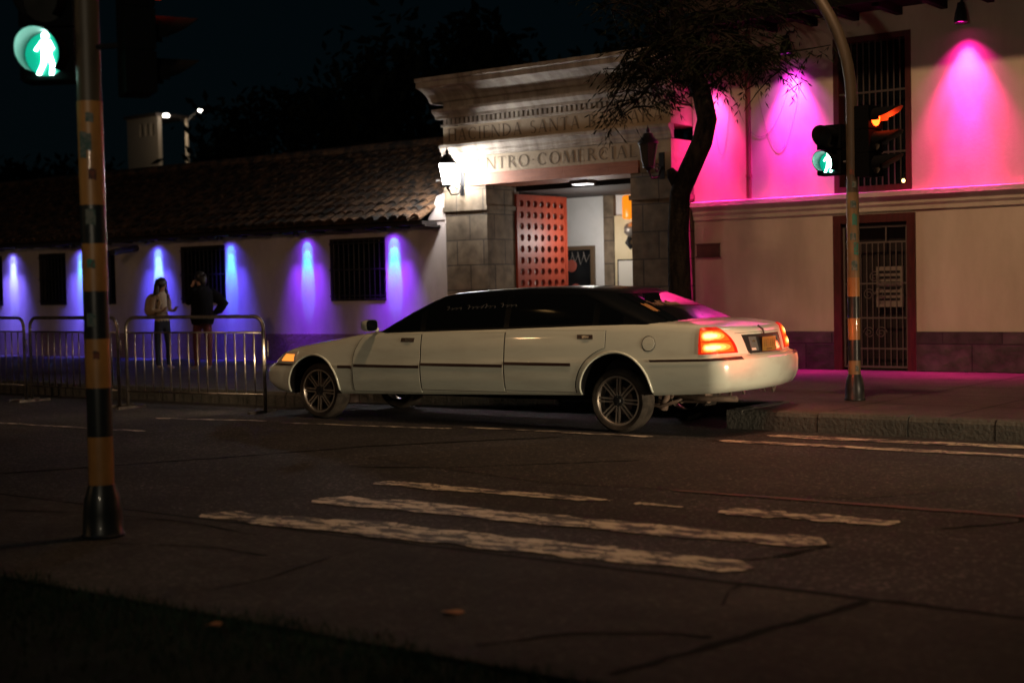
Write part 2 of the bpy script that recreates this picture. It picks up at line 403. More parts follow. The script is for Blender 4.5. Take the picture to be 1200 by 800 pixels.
def ribbon(mb, pts, wd, z, mi=0, jit=.0, seed=1):
    rn = random.Random(seed); L = []; Rr = []
    P = [Vector((p[0], p[1], z)) for p in pts]
    Q = []
    for i in range(len(P) - 1):
        n = max(1, int((P[i + 1] - P[i]).length / .12))
        for k in range(n): Q.append(P[i].lerp(P[i + 1], k / n))
    Q.append(P[-1])
    for i, p in enumerate(Q):
        d = (Q[min(i + 1, len(Q) - 1)] - Q[max(i - 1, 0)]).normalized(); nn = Vector((-d.y, d.x, 0))
        ww = wd * (1 + rn.uniform(-jit, jit)); off = nn * rn.uniform(-jit, jit) * wd * .5
        L.append(p + off + nn * ww / 2); Rr.append(p + off - nn * ww / 2)
    mb.grid([L, Rr], mi)
m = MB()
ribbon(m, [(-3.9, 4.87), (-3.68, 5.28), (-3.35, 5.5), (-3.1, 5.55)], .024, .016, jit=.8, seed=2)
ribbon(m, [(-3.15, 4.8), (-2.99, 5.65), (-2.84, 6.4), (-2.8, 6.58)], .045, .016, jit=.6, seed=3)
ribbon(m, [(-3.37, 6.13), (-3.5, 6.45), (-3.5, 6.58)], .018, .016, jit=.8, seed=4)
ribbon(m, [(-9.8, 5.97), (-8.6, 6.4), (-7.7, 6.45), (-6.9, 6.35)], .022, .016, jit=.8, seed=5)
ribbon(m, [(-7.5, 5.65), (-6.8, 5.9), (-6.3, 5.87)], .018, .016, jit=.9, seed=6)
ribbon(m, [(-5.9, 4.7), (-5.8, 5.4), (-5.95, 6.1), (-5.9, 6.58)], .010, .016, jit=.9, seed=26)
struct(m.build('pavement_crack', M['crack']))
m = MB()
ribbon(m, [(-30, 5.0), (-11.43, 7.43), (-10.3, 9.6), (-9.9, 10.6), (-8.6, 12.2)], .07, .004, jit=.5, seed=7)
ribbon(m, [(-8.9, 9.3), (-8.0, 9.7), (-6.8, 10.9)], .05, .004, jit=.7, seed=8)
ribbon(m, [(-3.9, 7.1), (-3.75, 7.4), (-3.6, 7.9)], .05, .004, jit=.8, seed=9)
ribbon(m, [(-3.25, 8.8), (-2.9, 9.3), (-3.0, 9.6)], .03, .004, jit=.9, seed=10)
ribbon(m, [(-60, 6.62), (-7.9, 6.635), (-3.4, 6.66), (30, 6.68)], .085, .004, jit=.35, seed=11)
struct(m.build('road_crack', M['crack']))
struct(MB().poly([(-9.2, 9.9, .003), (-6.7, 9.3, .003), (-4.2, 9.7, .003), (-3.1, 11.6, .003), (-8.2, 12.1, .003)]).build('asphalt_patch', M['asphalt_patch']))

# painted markings: ragged strips
def stripe(mb, a, b, w0, w1, z=.008, seed=1, rag=.25):
    rn = random.Random(seed); n = 260; L = []; Rr = []
    def walk():
        v = [rn.uniform(-1, 1) for _ in range(n + 1)]
        for it in (9, 3): v = [sum(v[max(0, i - it):i + it + 1]) / len(v[max(0, i - it):i + it + 1]) * (1.9 if it == 9 else 1) + (rn.uniform(-.25, .25) if it == 9 else 0) for i in range(n + 1)]
        return v
    wa, wb = walk(), walk()
    for i in range(n + 1):
        t = i / n; x = a[0] + (b[0] - a[0]) * t; y = a[1] + (b[1] - a[1]) * t; ww = w0 + (w1 - w0) * t
        endf = min(1, t * 30 + .15, (1 - t) * 30 + .15)
        L.append((x, y + ww / 2 * endf + wa[i] * rag * ww * .6, z)); Rr.append((x, y - ww / 2 * endf + wb[i] * rag * ww * .6, z))
    mb.grid([Rr, L])
m = MB()
stripe(m, (-7.95, 6.82), (-3.68, 7.05), .36, .34, seed=1, rag=.45)
stripe(m, (-7.0, 6.98), (-4.6, 7.00), .40, .40, z=.0055, seed=31, rag=.4)
stripe(m, (-7.72, 7.76), (-3.64, 7.92), .36, .36, seed=2, rag=.45)
struct(m.build('crosswalk_stripe', M['paint1']))
m = MB()
stripe(m, (-7.97, 8.65), (-5.72, 8.74), .20, .18, seed=3, rag=.6)
stripe(m, (-4.80, 8.76), (-3.55, 8.82), .30, .18, seed=4, rag=.7)
stripe(m, (-5.5, 8.76), (-5.1, 8.74), .10, .06, seed=5, rag=.9)
struct(m.build('worn_crosswalk_stripe', M['paint1']))
m = MB()
stripe(m, (-6.95, 12.62), (-3.6, 12.70), .16, .20, seed=6, rag=.3)
stripe(m, (-6.72, 13.25), (-3.9, 13.35), .24, .22, seed=8, rag=.4)
struct(m.build('crossing_edge_line', M['paint1']))
m = MB()
stripe(m, (-12.6, 12.02), (-10.2, 12.35), .10, .10, seed=9, rag=.6)
stripe(m, (-10.2, 12.55), (-7.7, 12.62), .09, .12, seed=10, rag=.7)
stripe(m, (-14.6, 11.75), (-12.9, 12.1), .12, .10, seed=11, rag=.7)
stripe(m, (-16.5, 10.4), (-13.3, 10.55), .10, .10, seed=15, rag=.7)
struct(m.build('lane_edge_line', M['paint2']))
m = MB(); stripe(m, (-5.6, 9.43), (-1.5, 9.55), .08, .09, seed=12, rag=.5)
struct(m.build('worn_red_lit_line', M['paint_red_lit']))  # faint worn stripe; its red is light painted in

# grass strip
m = MB(); rn = random.Random(11)
for i in range(9000):
    x = rn.uniform(-9.5, -1.2); y = 4.66 - abs(rn.gauss(0, .45)) + rn.uniform(-.02, .10) + .05 * sin(x * 2.3) + .03 * sin(x * 7)
    if y < 3.2 or x < -y * 1.75 - .5: continue
    h = rn.uniform(.02, .07); a = rn.uniform(0, pi); dx, dy = cos(a) * .005, sin(a) * .005
    lx, ly = rn.uniform(-.03, .03), rn.uniform(-.03, .03)
    z = .0
    m.add([(x - dx, y - dy, z), (x + dx, y + dy, z), (x + lx, y + ly, z + h)], [(0, 1, 2)])
tag(m.build('grass', M['grass']), 'dark short grass along the lower pavement edge', 'grass', kind='stuff')

def dry_leaf(x, y, z, s, label, rz):
    m = MB(); pts = []
    for i in range(12):
        a = 2 * pi * i / 12; r = s * (1 + .25 * cos(3 * a)) ; pts.append((r * cos(a), .5 * r * sin(a), .012 + .008 * sin(2 * a)))
    m.prism(pts, (0, 0, .002))
    o = m.build('fallen_leaf', M['leaf_dry']); o.location = (x, y, z); o.rotation_euler = (0, 0, rz); tag(o, label, 'leaf')
dry_leaf(-4.39, 5.29, .012, .055, 'small orange dry leaf lying alone on the grey pavement', .4)
dry_leaf(-5.1, 4.4, .04, .04, 'brown dry leaf lying in the dark grass', 1.2)

# ------------------------------------------------------------------ wall helper
def wall_holes(mb, x0, x1, z0, z1, n, depth, holes, mi=0, hi=0):
    xs = sorted({x0, x1, *[h[0] for h in holes], *[h[1] for h in holes]})
    zs = sorted({z0, z1, *[h[2] for h in holes], *[h[3] for h in holes]})
    for i in range(len(xs) - 1):
        for j in range(len(zs) - 1):
            cx = (xs[i] + xs[i + 1]) / 2; cz = (zs[j] + zs[j + 1]) / 2
            if any(h[0] < cx < h[1] and h[2] < cz < h[3] for h in holes): continue
            for nn in (n, n + depth):
                mb.add([(xs[i], nn, zs[j]), (xs[i + 1], nn, zs[j]), (xs[i + 1], nn, zs[j + 1]), (xs[i], nn, zs[j + 1])], [(0, 1, 2, 3)], mi)
    for h in holes:
        a, b, c, d = h[:4]
        mb.grid([[(a, n, c), (a, n, d), (b, n, d), (b, n, c)], [(a, n + depth, c), (a, n + depth, d), (b, n + depth, d), (b, n + depth, c)]], hi, close=True)
    mb.grid([[(x0, n, z0), (x0, n, z1), (x1, n, z1), (x1, n, z0)], [(x0, n + depth, z0), (x0, n + depth, z1), (x1, n + depth, z1), (x1, n + depth, z0)]], mi, close=True)

def profile_run(mb, x0, x1, n, prof, mi=0, ends=True):
    """prof: list of (projection toward the street, z), swept along x"""
    a = [(x0, n - p, z) for p, z in prof]; b = [(x1, n - p, z) for p, z in prof]
    mb.grid([a, b], mi)
    if ends:
        mb.poly(a + [(x0, n + .05, prof[-1][1]), (x0, n + .05, prof[0][1])], mi); mb.poly(b + [(x1, n + .05, prof[-1][1]), (x1, n + .05, prof[0][1])], mi)

# ------------------------------------------------------------------ corner building (right)
RW = 21.2; RX0, RX1 = -12.05, 16.0
rb = thing('corner_building', (-6, RW, .16), 'two storey beige building with pink lit upper wall, dark stone plinth and barred red door', 'building')
G0 = .15
door = (-9.50, -8.20, G0, 2.58); win = (-9.50, -8.23, 2.955, 5.38)
m = MB(); wall_holes(m, RX0, RX1, .0, 6.2, RW, .4, [(door[0], door[1], .0, 2.58), win])
m.build('wall', M['plaster'], rb)
m = MB()
for a, b in ((RX0 + .0, door[0] - .0), (door[1], RX1)):
    m.box(a, b, RW - .035, RW - .003, .0, .77)
m.build('plinth', M['plinth'], rb)
m = MB(); profile_run(m, RX0 - .0, RX1, RW - .003, [(0, 2.64), (.03, 2.64), (.03, 2.70), (.06, 2.74), (.06, 2.78), (.10, 2.83), (.14, 2.86), (.14, 2.93), (0, 2.95)])
m.build('cornice', M['cornice'], rb)
# eave and roof
m = MB()
m.box(RX0 - .2, RX1, 20.15, RW - .003, 5.74, 5.80)
for i in range(40):
    x = RX0 + .1 + i * .7; m.box(x, x + .1, 20.25, RW - .01, 5.62, 5.737)
m.box(RX0 - .2, RX1, 20.06, 20.147, 5.66, 5.84)
m.build('eave', mat('black_stained_timber', (.006, .005, .005), .9, spec=.1), rb)
m = MB(); rows = []
for i in range(9):
    n = 20.0 + i * .8; z = 5.86 + (n - 20.0) * .45
    rows.append([(RX0 - .25 + k * .11, n, z + .035 * (k % 2)) for k in range(250)])
m.grid(rows); m.build('roof', M['roof_dark'], rb)
# door: frame, gate
def frame_boxes(mb, a, b, c, d, n0, n1, t, bottom=True):
    mb.box(a, a + t, n0, n1, c, d); mb.box(b - t, b, n0, n1, c, d); mb.box(a + t, b - t, n0, n1, d - t, d)
    if bottom: mb.box(a + t, b - t, n0, n1, c, c + t)
m = MB(); frame_boxes(m, door[0] - .02, door[1] + .02, .155, 2.60, RW - .05, RW + .16, .13, bottom=False)
dr = m.build('door', M['red_frame'], rb)
m = MB(); m.box(door[0] + .1, door[1] - .1, RW + .2, RW + .24, .16, 2.5)
m.build('door_leaf', M['dark_wood'], dr)
m = MB(); a, b = door[0] + .12, door[1] - .12
frame_boxes(m, a, b, .20, 2.42, RW + .02, RW + .05, .03)
for z in (2.16, 1.52, .98, .50): m.box(a + .03, b - .03, RW + .025, RW + .045, z - .012, z + .012)
m.box(a + .70, a + .72, RW + .02, RW + .05, 2.172, 2.39)
k = int((b - a) / .095)
for i in range(1, k):
    x = a + (b - a) * i / k; m.tube([(x, RW + .035, .23), (x, RW + .035, 2.16)], .0085, 6)
# scrollwork in the middle of the gate
for cx, cz, s in ((a + .42, 1.35, 1), (a + .62, 1.35, -1), (a + .42, .75, -1), (a + .62, .75, 1), (a + .52, 1.62, 1)):
    pts = []
    for i in range(26):
        t = i / 25 * 3.6 * pi; r = .095 * (1 - t / (4.3 * pi)); pts.append((cx + s * r * cos(t), RW + .015, cz + r * sin(t)))
    m.tube(pts, .007, 5)
m.build('gate', M['grille'], dr)
m = MB(); m.box(a + .52, b - .1, RW + .085, RW + .10, 1.15, 1.78)
for i in range(6): m.box(a + .56, b - .15, RW + .078, RW + .084, 1.25 + i * .085, 1.29 + i * .085, 1)
m.build('notice_board', [mat('pale_notice', (.22, .19, .15), .8), M['grille_dark']], dr)
# upper window
m = MB(); frame_boxes(m, win[0], win[1], win[2], win[3], RW - .02, RW + .2, .09)
wn = m.build('window', M['red_frame'], rb)
m = MB(); m.box(win[0] + .09, win[1] - .09, RW + .22, RW + .24, win[2] + .05, win[3] - .05); m.build('pane', M['pane'], wn)
m = MB(); a, b = win[0] + .09, win[1] - .09
for i in range(1, 11):
    x = a + (b - a) * i / 11; m.tube([(x, RW + .03, win[2] + .09), (x, RW + .03, win[3] - .09)], .011, 6)
for z in (3.55, 4.5): m.box(a, b, RW + .02, RW + .04, z - .015, z + .015)
m.build('grille', mat('dark_window_bar', (.06, .05, .045), .6), wn)
m = MB(); m.tube([(-10.98, RW - .06, 2.96), (-10.98, RW - .06, 5.7)], .045, 10)
for z in (3.3, 4.4, 5.4): m.tube([(-10.98, RW - .06, z), (-10.98, RW - .06, z + .05)], .055, 10)
m.build('drainpipe', mat('red_brown_pipe', (.16, .05, .035), .6), rb, smooth=True, angle=40)
# loose cables on the wall
m = MB()
for x0, x1, zt, zl in ((-11.35, -10.2, 4.9, 3.95), (-10.9, -10.0, 5.1, 3.7), (-11.7, -11.3, 5.0, 3.7)):
    m.tube([(x0 + (x1 - x0) * t, RW - .010, zt - (zt - zl) * (1 - (2 * t - 1) ** 2)) for t in [i / 16 for i in range(17)]], .0022, 4)
m.build('cable', M['iron'], rb)
o = MB(); o.box(-12.0, -11.57, RW - .03, RW - .004, 2.03, 2.23); o.box(-12.02, -11.55, RW - .04, RW - .02, 2.225, 2.245); o.box(-12.02, -11.55, RW - .04, RW - .02, 2.01, 2.03)
tag(o.build('wall_plaque', M['sign_plate']), 'small brown plaque on the beige wall beside the tree trunk', 'sign')

# small lit lamp behind the bars of the upper window
t = thing('window_lamp', (-8.42, RW + .13, 3.10), 'tiny warm lamp glowing behind the bars of the upper window', 'lamp')
MB().lathe([(.001, -.03), (.02, -.022), (.028, 0), (.02, .022), (.001, .03)], seg=10).build('bulb', emis('warm_bulb', (1, .55, .2), 7), t, local=True, smooth=True)
MB().tube([(0, 0, .03), (0, 0, .10), (0, .07, .12)], .008, 6).build('holder', M['iron'], t, local=True)

# pink floodlights hanging from the eave
def floodlight(x, z, col, label, p1, p2):
    OF = .27
    t = thing('floodlight', (x, RW - OF, z), label, 'floodlight', 'pink floodlights along the upper wall')
    MB().lathe([(.001, .27), (.05, .27), (.06, .20), (.085, .12), (.10, .02), (.10, -.02), (.088, -.02), (.086, .02), (.001, .03)], seg=18).build('housing', M['blackp'], t, local=True, smooth=True, angle=40)
    MB().lathe([(.085, .004), (.001, .004)], seg=18).build('lens', emis('pink_lens', col, 6), t, local=True)
    MB().tube([(0, 0, .26), (0, .08, .34), (0, OF - .002, .36)], .018, 8).build('bracket', M['blackp'], t, local=True)
    lamp('flood_spot', 'SPOT', (x, RW - OF, z - .03), col, p1, (x, RW - .17, z - 1.0), size=.03, angle=96, blend=.75)
    lamp('flood_spot', 'SPOT', (x, RW - OF, z - .03), (1, min(1, col[1] + .20), min(1, col[2] + .12)), p2, (x, RW - .04, z - 1.0), size=.03, angle=58, blend=1)
    lamp('flood_throw', 'SPOT', (x, RW - OF, z - .03), (1, .006, .26), p1 * 30, (x, RW - OF - .02, 0), size=.03, angle=38, blend=1)
    lamp('flood_spot', 'SPOT', (x, RW - OF, z - .03), (1, .006, .26 + .30 * (col[2] > .8)), p1 * 16, (x, RW - .08, 0), size=.03, angle=68, blend=1)
floodlight(-7.36, 5.36, (1, .01, .36), 'floodlight shining deep pink between upper window and image edge, clear of the tree', 80, 110)
floodlight(-10.18, 5.22, (1, .05, .95), 'floodlight shining magenta between drainpipe and upper window', 66, 150)
floodlight(-11.61, 5.05, (1, .03, .42), 'floodlight shining rose red just behind the tree trunk', 48, 75)

# ------------------------------------------------------------------ low house (left)
LW = 20.5; LX0, LX1 = -62.0, -16.94
lh = thing('low_house', (-30, LW, .16), 'long low white house with tiled roof, barred windows and violet lights under its eave', 'house')
wins = [(-33.0, -31.12), (-29.62, -28.56), (-27.62, -26.72), (-24.46, -23.02), (-19.95, -18.46)]
WZ0, WZ1 = 1.37, 2.60
m = MB(); wall_holes(m, LX0, LX1, .05, 2.86, LW, .4, [(a, b, WZ0, WZ1) for a, b in wins])
m.build('wall', M['plaster_low'], lh)
MB().box(LX0, LX1, LW - .035, LW - .003, .05, .72).build('plinth', M['plinth_low'], lh)
for a, b in wins:
    m = MB(); frame_boxes(m, a, b, WZ0, WZ1, LW + .01, LW + .18, .05)
    f = m.build('window', M['dark_wood'], lh)
    MB().box(a + .05, b - .05, LW + .19, LW + .2, WZ0 + .05, WZ1 - .05).build('pane', M['pane'], f)
    m = MB(); k = max(4, int((b - a) / .13))
    for i in range(1, k):
        x = a + (b - a) * i / k; m.tube([(x, LW - .02, WZ0 + .02), (x, LW - .02, WZ1 - .02)], .012, 6)
    for z in (WZ0 + .1, (WZ0 + WZ1) / 2, WZ1 - .1): m.box(a + .01, b - .01, LW - .03, LW - .012, z - .014, z + .014)
    m.build('grille', M['grille_dark'], f)
# roof of barrel tiles, stepped rows
m = MB()
EV_N, EV_Z, RG_N, RG_Z = 20.0, 2.86, 23.4, 4.62
rows_n = 11; per = .27; ncol = int((LX1 - .20 - LX0) / per); rn = random.Random(5)
jit = [[rn.uniform(-.02, .02) for _ in range(rows_n)] for _ in range(ncol + 1)]
for c in range(ncol):
    x0 = LX1 - .20 - (c + 1) * per
    for r in range(rows_n):
        t0, t1 = r / rows_n, (r + 1.25) / rows_n
        n0 = EV_N + (RG_N - EV_N) * t0; n1 = EV_N + (RG_N - EV_N) * t1
        z0 = EV_Z + (RG_Z - EV_Z) * t0 + .075; z1 = EV_Z + (RG_Z - EV_Z) * t1 + .03
        j = jit[c][r]; far = c > 75
        K = 3 if far else 5
        a = []; b = []
        for k in range(K + 1):
            an = pi * k / K
            a.append((x0 + per * .5 + j - cos(an) * per * .42, n0 + j * .5, z0 + sin(an) * .085 - .05)); b.append((x0 + per * .5 + j - cos(an) * per * .36, n1, z1 + sin(an) * .075 - .05))
        m.grid([a, b])
        if not far: m.grid([a, [(p[0], p[1], p[2] - .025) for p in a]])
m.grid([[(LX0, EV_N + .02, EV_Z - .01), (LX1 - .22, EV_N + .02, EV_Z - .01)], [(LX0, RG_N, RG_Z - .01), (LX1 - .22, RG_N, RG_Z - .01)]])
m.grid([[(LX0, RG_N, RG_Z + .02), (LX1 - .22, RG_N, RG_Z + .02)], [(LX0, RG_N + 4, RG_Z - 1.9), (LX1 - .22, RG_N + 4, RG_Z - 1.9)]])
m.tube([(LX0, RG_N, RG_Z + .05), (LX1 - .2, RG_N, RG_Z + .05)], .13, 10)
m.build('roof', M['tile'], lh)
m = MB()
m.box(LX0, LX1 - .2, EV_N + .06, LW - .003, EV_Z - .09, EV_Z - .03)
for i in range(60):
    x = LX1 - .2 - i * .75; m.box(x, x + .09, EV_N + .04, LW - .01, EV_Z - .13, EV_Z - .093)
m.build('eave', M['dark_wood'], lh)
m = MB(); m.prism([(LX1 - .20, LW + .01, 2.862), (LX1 - .20, RG_N, 2.862), (LX1 - .20, RG_N, RG_Z - .1), (LX1 - .20, LW + .01, EV_Z + .42)], (.195, 0, 0))
m.prism([(LX1 - .42, LW - .02, 2.862), (LX1 - .005, LW - .02, 2.862), (LX1 - .005, LW - .02, 3.34), (LX1 - .18, LW - .02, 3.30)], (0, .025, 0))
m.build('gable', M['plaster_low'], lh)
m = MB(); m.tube([(-25.9, LW - .02, 2.62), (-25.75, 19.7, 2.52)], .07, 8); m.build('rain_spout', M['dark_wood'], lh)

# violet wall spots
vs = [(-30.66, (.16, .12, 1), (.45, .75, 1), 'first violet eave spotlight, pale blue, by the outermost barred window'),
      (-27.96, (.13, .10, 1), (.12, .75, .95), 'eave spotlight between two narrow windows, close to the near banded pole'),
      (-25.20, (.08, .07, 1), (.30, .85, 1), 'brightest blue eave spotlight above the woman with the backpack'),
      (-22.84, (.09, .06, 1), (.10, .85, .95), 'blue eave spotlight at the edge of the window behind the two people'),
      (-20.57, (.20, .03, 1), (.0, .85, .85), 'purple eave spotlight with cyan core above the front of the limousine'),
      (-18.23, (.22, .035, 1), (.0, .85, .85), 'purple eave spotlight closest to the stone gateway')]
rv = random.Random(4)
for x, c1, c2, lb in vs:
    OF, FZ = .30, 2.725; q = rv.uniform(.85, 1.12)
    t = thing('eave_spotlight', (x, LW - OF, FZ), lb, 'spotlight', 'violet spotlights under the low eave')
    MB().lathe([(.001, .03), (.05, .03), (.06, -.03), (.052, -.03), (.05, 0), (.001, .004)], seg=14).build('housing', M['blackp'], t, local=True, smooth=True, angle=40)
    MB().lathe([(.048, -.006), (.001, -.006)], seg=14).build('lens', emis('violet_lens', c1, 4), t, local=True)
    MB().box(-.015, .015, -.015, .015, .03, .05).build('bracket', M['blackp'], t, local=True)
    L0 = (x, LW - OF, FZ - .035)
    lamp('eave_spot_wide', 'SPOT', L0, c1, 24 * q, (x, LW, FZ - .50), size=.02, angle=112, blend=1)
    lamp('eave_spot_mid', 'SPOT', L0, c1, 42 * q, (x, LW, FZ - .90), size=.02, angle=70, blend=1)
    wl = lamp('eave_wash', 'AREA', (x, LW - OF + .03, FZ - .03), c1, 25 * q, (x, LW - .14, 1.2), size=.5)
    wl.data.shape = 'RECTANGLE'; wl.data.size = .85; wl.data.size_y = .04; wl.data.spread = radians(44)
    for dr, an, pw in ((.30, 44, 8), (.54, 33, 32), (.80, 25, 82)):
        lamp('eave_spot_core', 'SPOT', L0, c2, pw * q, (x, LW, FZ - dr), size=.004, angle=an, blend=.3)

# ------------------------------------------------------------------ stone gateway
GN = 20.5; GX0, GX1 = -16.93, -12.07
gw = thing('stone_gateway', (-14.5, GN, .16), 'tall stone gateway with engraved friezes, dentils and an orange timber lintel', 'gateway')
OP0, OP1 = -15.96, -12.86
m = MB(); m.box(GX0, OP0, GN, GN + .85, .05, 3.0); m.box(GX0 - .04, OP0 + .03, GN - .04, GN + .85, 3.0, 3.08); m.box(GX0 - .02, OP0, GN - .02, GN + .85, 3.08, 3.45)
m.build('pilaster', M['portal_stone'], gw)
m = MB(); m.box(OP1, GX1, GN, GN + 1.0, .05, 3.0); m.box(OP1 - .03, GX1 + .04, GN - .04, GN + 1.0, 3.0, 3.08); m.box(OP1, GX1 + .02, GN - .02, GN + 1.0, 3.08, 3.45)
m.build('pilaster', M['portal_stone'], gw)
m = MB(); m.box(-16.35, -12.68, GN - .06, GN + .9, 3.45, 3.66); m.build('lintel_beam', M['lintel'], gw)
m = MB()
m.box(GX0, GX1, GN, GN + .9, 3.662, 3.985)
m.box(GX0, -16.352, GN - .0, GN + .9, 3.45, 3.66); m.box(-12.678, GX1, GN, GN + .9, 3.45, 3.66)
m.box(GX0 - .01, GX1 + .01, GN - .012, GN + .9, 4.235, 4.56)
m.build('frieze', M['frieze'], gw)
m = MB()
profile_run(m, GX0 - .03, GX1 + .03, GN - .004, [(0, 3.987), (.03, 3.99), (.03, 4.03), (.05, 4.06), (.05, 4.10), (.09, 4.15), (.12, 4.17), (.12, 4.22), (0, 4.233)])
profile_run(m, GX0 - .03, GX1 + .03, GN - .004, [(0, 4.562), (.05, 4.565), (.05, 4.60), (0, 4.605)])
profile_run(m, GX0 - .12, GX1 + .12, GN - .004, [(0, 4.705), (.10, 4.71), (.10, 4.76), (.16, 4.80), (.20, 4.83), (.20, 4.88), (0, 4.89)])
m.box(GX0, GX1, GN, GN + .9, 4.72, 5.02); m.box(GX0, GX1, GN + .10, GN + .9, 4.605, 4.72)
profile_run(m, GX0 - .30, GX1 + .2, GN - .004, [(0, 5.02), (.05, 5.04), (.08, 5.10), (.16, 5.17), (.30, 5.24), (.42, 5.27), (.42, 5.36), (.46, 5.38), (.46, 5.44), (0, 5.47)])
m.box(GX0 - .30, GX1 + .2, GN + .05, GN + .9, 5.02, 5.46)
m.build('cornice', M['whitewash'], gw)
m = MB(); k = 46
for i in range(k):
    x = GX0 + .04 + (GX1 - GX0 - .08) * i / k; m.box(x, x + .060, GN - .06, GN + .099, 4.607, 4.703)
m.build('dentil_course', M['whitewash'], gw)

# engraved serif capitals
def T_(*segs): return segs
A_ = {}
TH, TN, SF = .13, .05, .035
def stem(x, t=TH, y0=0, y1=1, ser=True):
    q = [[(x - t / 2, y0), (x + t / 2, y0), (x + t / 2, y1), (x - t / 2, y1)]]
    if ser:
        for y in ((0, SF) if y0 == 0 else ()), ((1 - SF, 1) if y1 == 1 else ()):
            if y: q.append([(x - t / 2 - .07, y[0]), (x + t / 2 + .07, y[0]), (x + t / 2 + .07, y[1]), (x - t / 2 - .07, y[1])])
    return q
def bar(x0, x1, y, t=TN): return [[(x0, y - t / 2), (x1, y - t / 2), (x1, y + t / 2), (x0, y + t / 2)]]
def diag(x0, y0, x1, y1, t): return [[(x0 - t / 2, y0), (x0 + t / 2, y0), (x1 + t / 2, y1), (x1 - t / 2, y1)]]
def arc(cx, cy, rx, ry, a0, a1, thick=TH, thin=TN, n=14):
    q = []
    for i in range(n):
        b0 = radians(a0 + (a1 - a0) * i / n); b1 = radians(a0 + (a1 - a0) * (i + 1) / n)
        def pt(b, k):
            t = thin + (thick - thin) * abs(cos(b))
            return (cx + (rx - t * k) * cos(b), cy + (ry - t * k) * sin(b))
        q.append([pt(b0, 0), pt(b1, 0), pt(b1, 1), pt(b0, 1)])
    return q
GL = {
 'H': (.80, stem(.12) + stem(.68) + bar(.18, .62, .52)),
 'A': (.78, diag(.10, 0, .36, 1, TN) + diag(.66, 0, .38, 1, TH) + bar(.2, .56, .34) + bar(.02, .2, SF / 2, SF) + bar(.54, .76, SF / 2, SF)),
 'C': (.80, arc(.44, .5, .40, .51, 48, 312) + bar(.66, .72, .8, .2)),
 'I': (.30, stem(.15)),
 'E': (.62, stem(.14) + bar(.2, .54, .975) + bar(.2, .46, .52) + bar(.2, .58, .025) + bar(.51, .55, .9, .14) + bar(.55, .59, .1, .16)),
 'N': (.84, stem(.12, TN) + stem(.72, TN) + diag(.70, 0, .14, 1, TH)),
 'D': (.84, stem(.14) + arc(.2, .5, .58, .5, -90, 90)),
 'S': (.58, arc(.29, .74, .23, .26, 40, 270, .11) + arc(.29, .25, .25, .27, -140, 90, .11)),
 'T': (.70, stem(.35) + bar(.03, .67, .975) + bar(.03, .06, .9, .16) + bar(.64, .67, .9, .16)),
 'B': (.64, stem(.14) + arc(.2, .75, .32, .25, -90, 90, .11) + arc(.2, .26, .39, .27, -90, 90, .12)),
 'R': (.72, stem(.14) + arc(.2, .75, .36, .26, -90, 90, .12) + diag(.66, 0, .34, .5, TH)),
 'O': (.92, arc(.46, .5, .42, .52, 0, 360, n=24)),
 'M': (.98, diag(.10, 0, .18, 1, TN) + diag(.86, 0, .80, 1, TH) + diag(.48, 0, .18, 1, TH) + diag(.48, 0, .80, 1, TN) + bar(.02, .2, SF / 2, SF) + bar(.76, .96, SF / 2, SF)),
 'L': (.60, stem(.14) + bar(.2, .56, .025) + bar(.53, .57, .1, .16)),
 '.': (.34, arc(.17, .5, .07, .07, 0, 360, .07, .07, 8)),
 ' ': (.42, []),
}
def engrave(name, text, x0, x1, z0, h, n):
    gap = .10; tot = sum(GL[c][0] + gap for c in text) - gap; sx = (x1 - x0) / tot
    m = MB(); x = 0; e = 0
    for c in text + ' ':
        wd, polys = GL[c]
        for p in polys:
            e = (e + 1) % 5
            m.poly([(x0 + (x + q[0]) * sx, n - .0008 * e, z0 + q[1] * h) for q in p])
        x += wd + gap
        if c in ' .' and m.v: m.build(name, M['engrave'], gw); m = MB()
engrave('lettering', 'HACIENDA SANTA BARBARA', -16.82, -12.20, 4.29, .225, GN - .016)
engrave('lettering', 'CENTRO.COMERCIAL', -16.42, -12.72, 3.72, .215, GN - .004)

# passage behind the gateway
m = MB()
m.box(-17.9, -17.3, GN + .9, 24.3, .05, 3.7); m.box(-17.3, -10.5, 24.0, 24.3, .05, 3.7); m.box(-17.3, -15.97, GN + .8, GN + 1.0, .05, 3.7)
m.box(-12.2, -11.0, GN + 1.0, 24.0, .05, 3.7)
m.build('passage_wall', M['white_wall'], gw)
MB().box(-17.9, -10.5, GN + .92, 24.3, 3.36, 3.5).build('passage_ceiling', M['dark_wood'], gw)
MB().box(-15.66, -15.42, 23.9, 23.997, .05, 3.36).build('inner_pier', M['portal_stone'], gw)
MB().box(-15.42, -13.0, 23.93, 23.997, .05, 2.95).build('cream_panel', M['yellow_wall'], gw)
m = MB(); frame_boxes(m, -17.2, -15.93, .1, 2.38, 23.93, 23.997, .08, bottom=False)
di = m.build('shop_door', mat('dull_bronze_frame', (.14, .09, .05), .5), gw)
MB().box(-17.12, -16.01, 23.96, 23.98, .1, 2.30).build('pane', M['pane'], di)
for i, (x, z, r) in enumerate(((-16.48, 1.98, .13), (-16.38, 1.50, .12), (-16.75, 1.75, .10))):
    m = MB(); m.lathe([(r, -.01), (r * .9, -.02), (.001, -.025)], c=(x, 23.955, z), axis='y', seg=14)
    m.build('door_sticker', mat('red_door_sticker', (.42, .09, .06), .6), di)
m = MB()
for i in range(5):
    m.tube([(-16.75 + .14 * i, 23.95, 2.26), (-16.68 + .14 * i, 23.945, 2.05 - .05 * (i % 2)), (-16.6 + .14 * i, 23.95, 2.2)], .012, 5)
m.build('door_scroll', M['grille'], di)
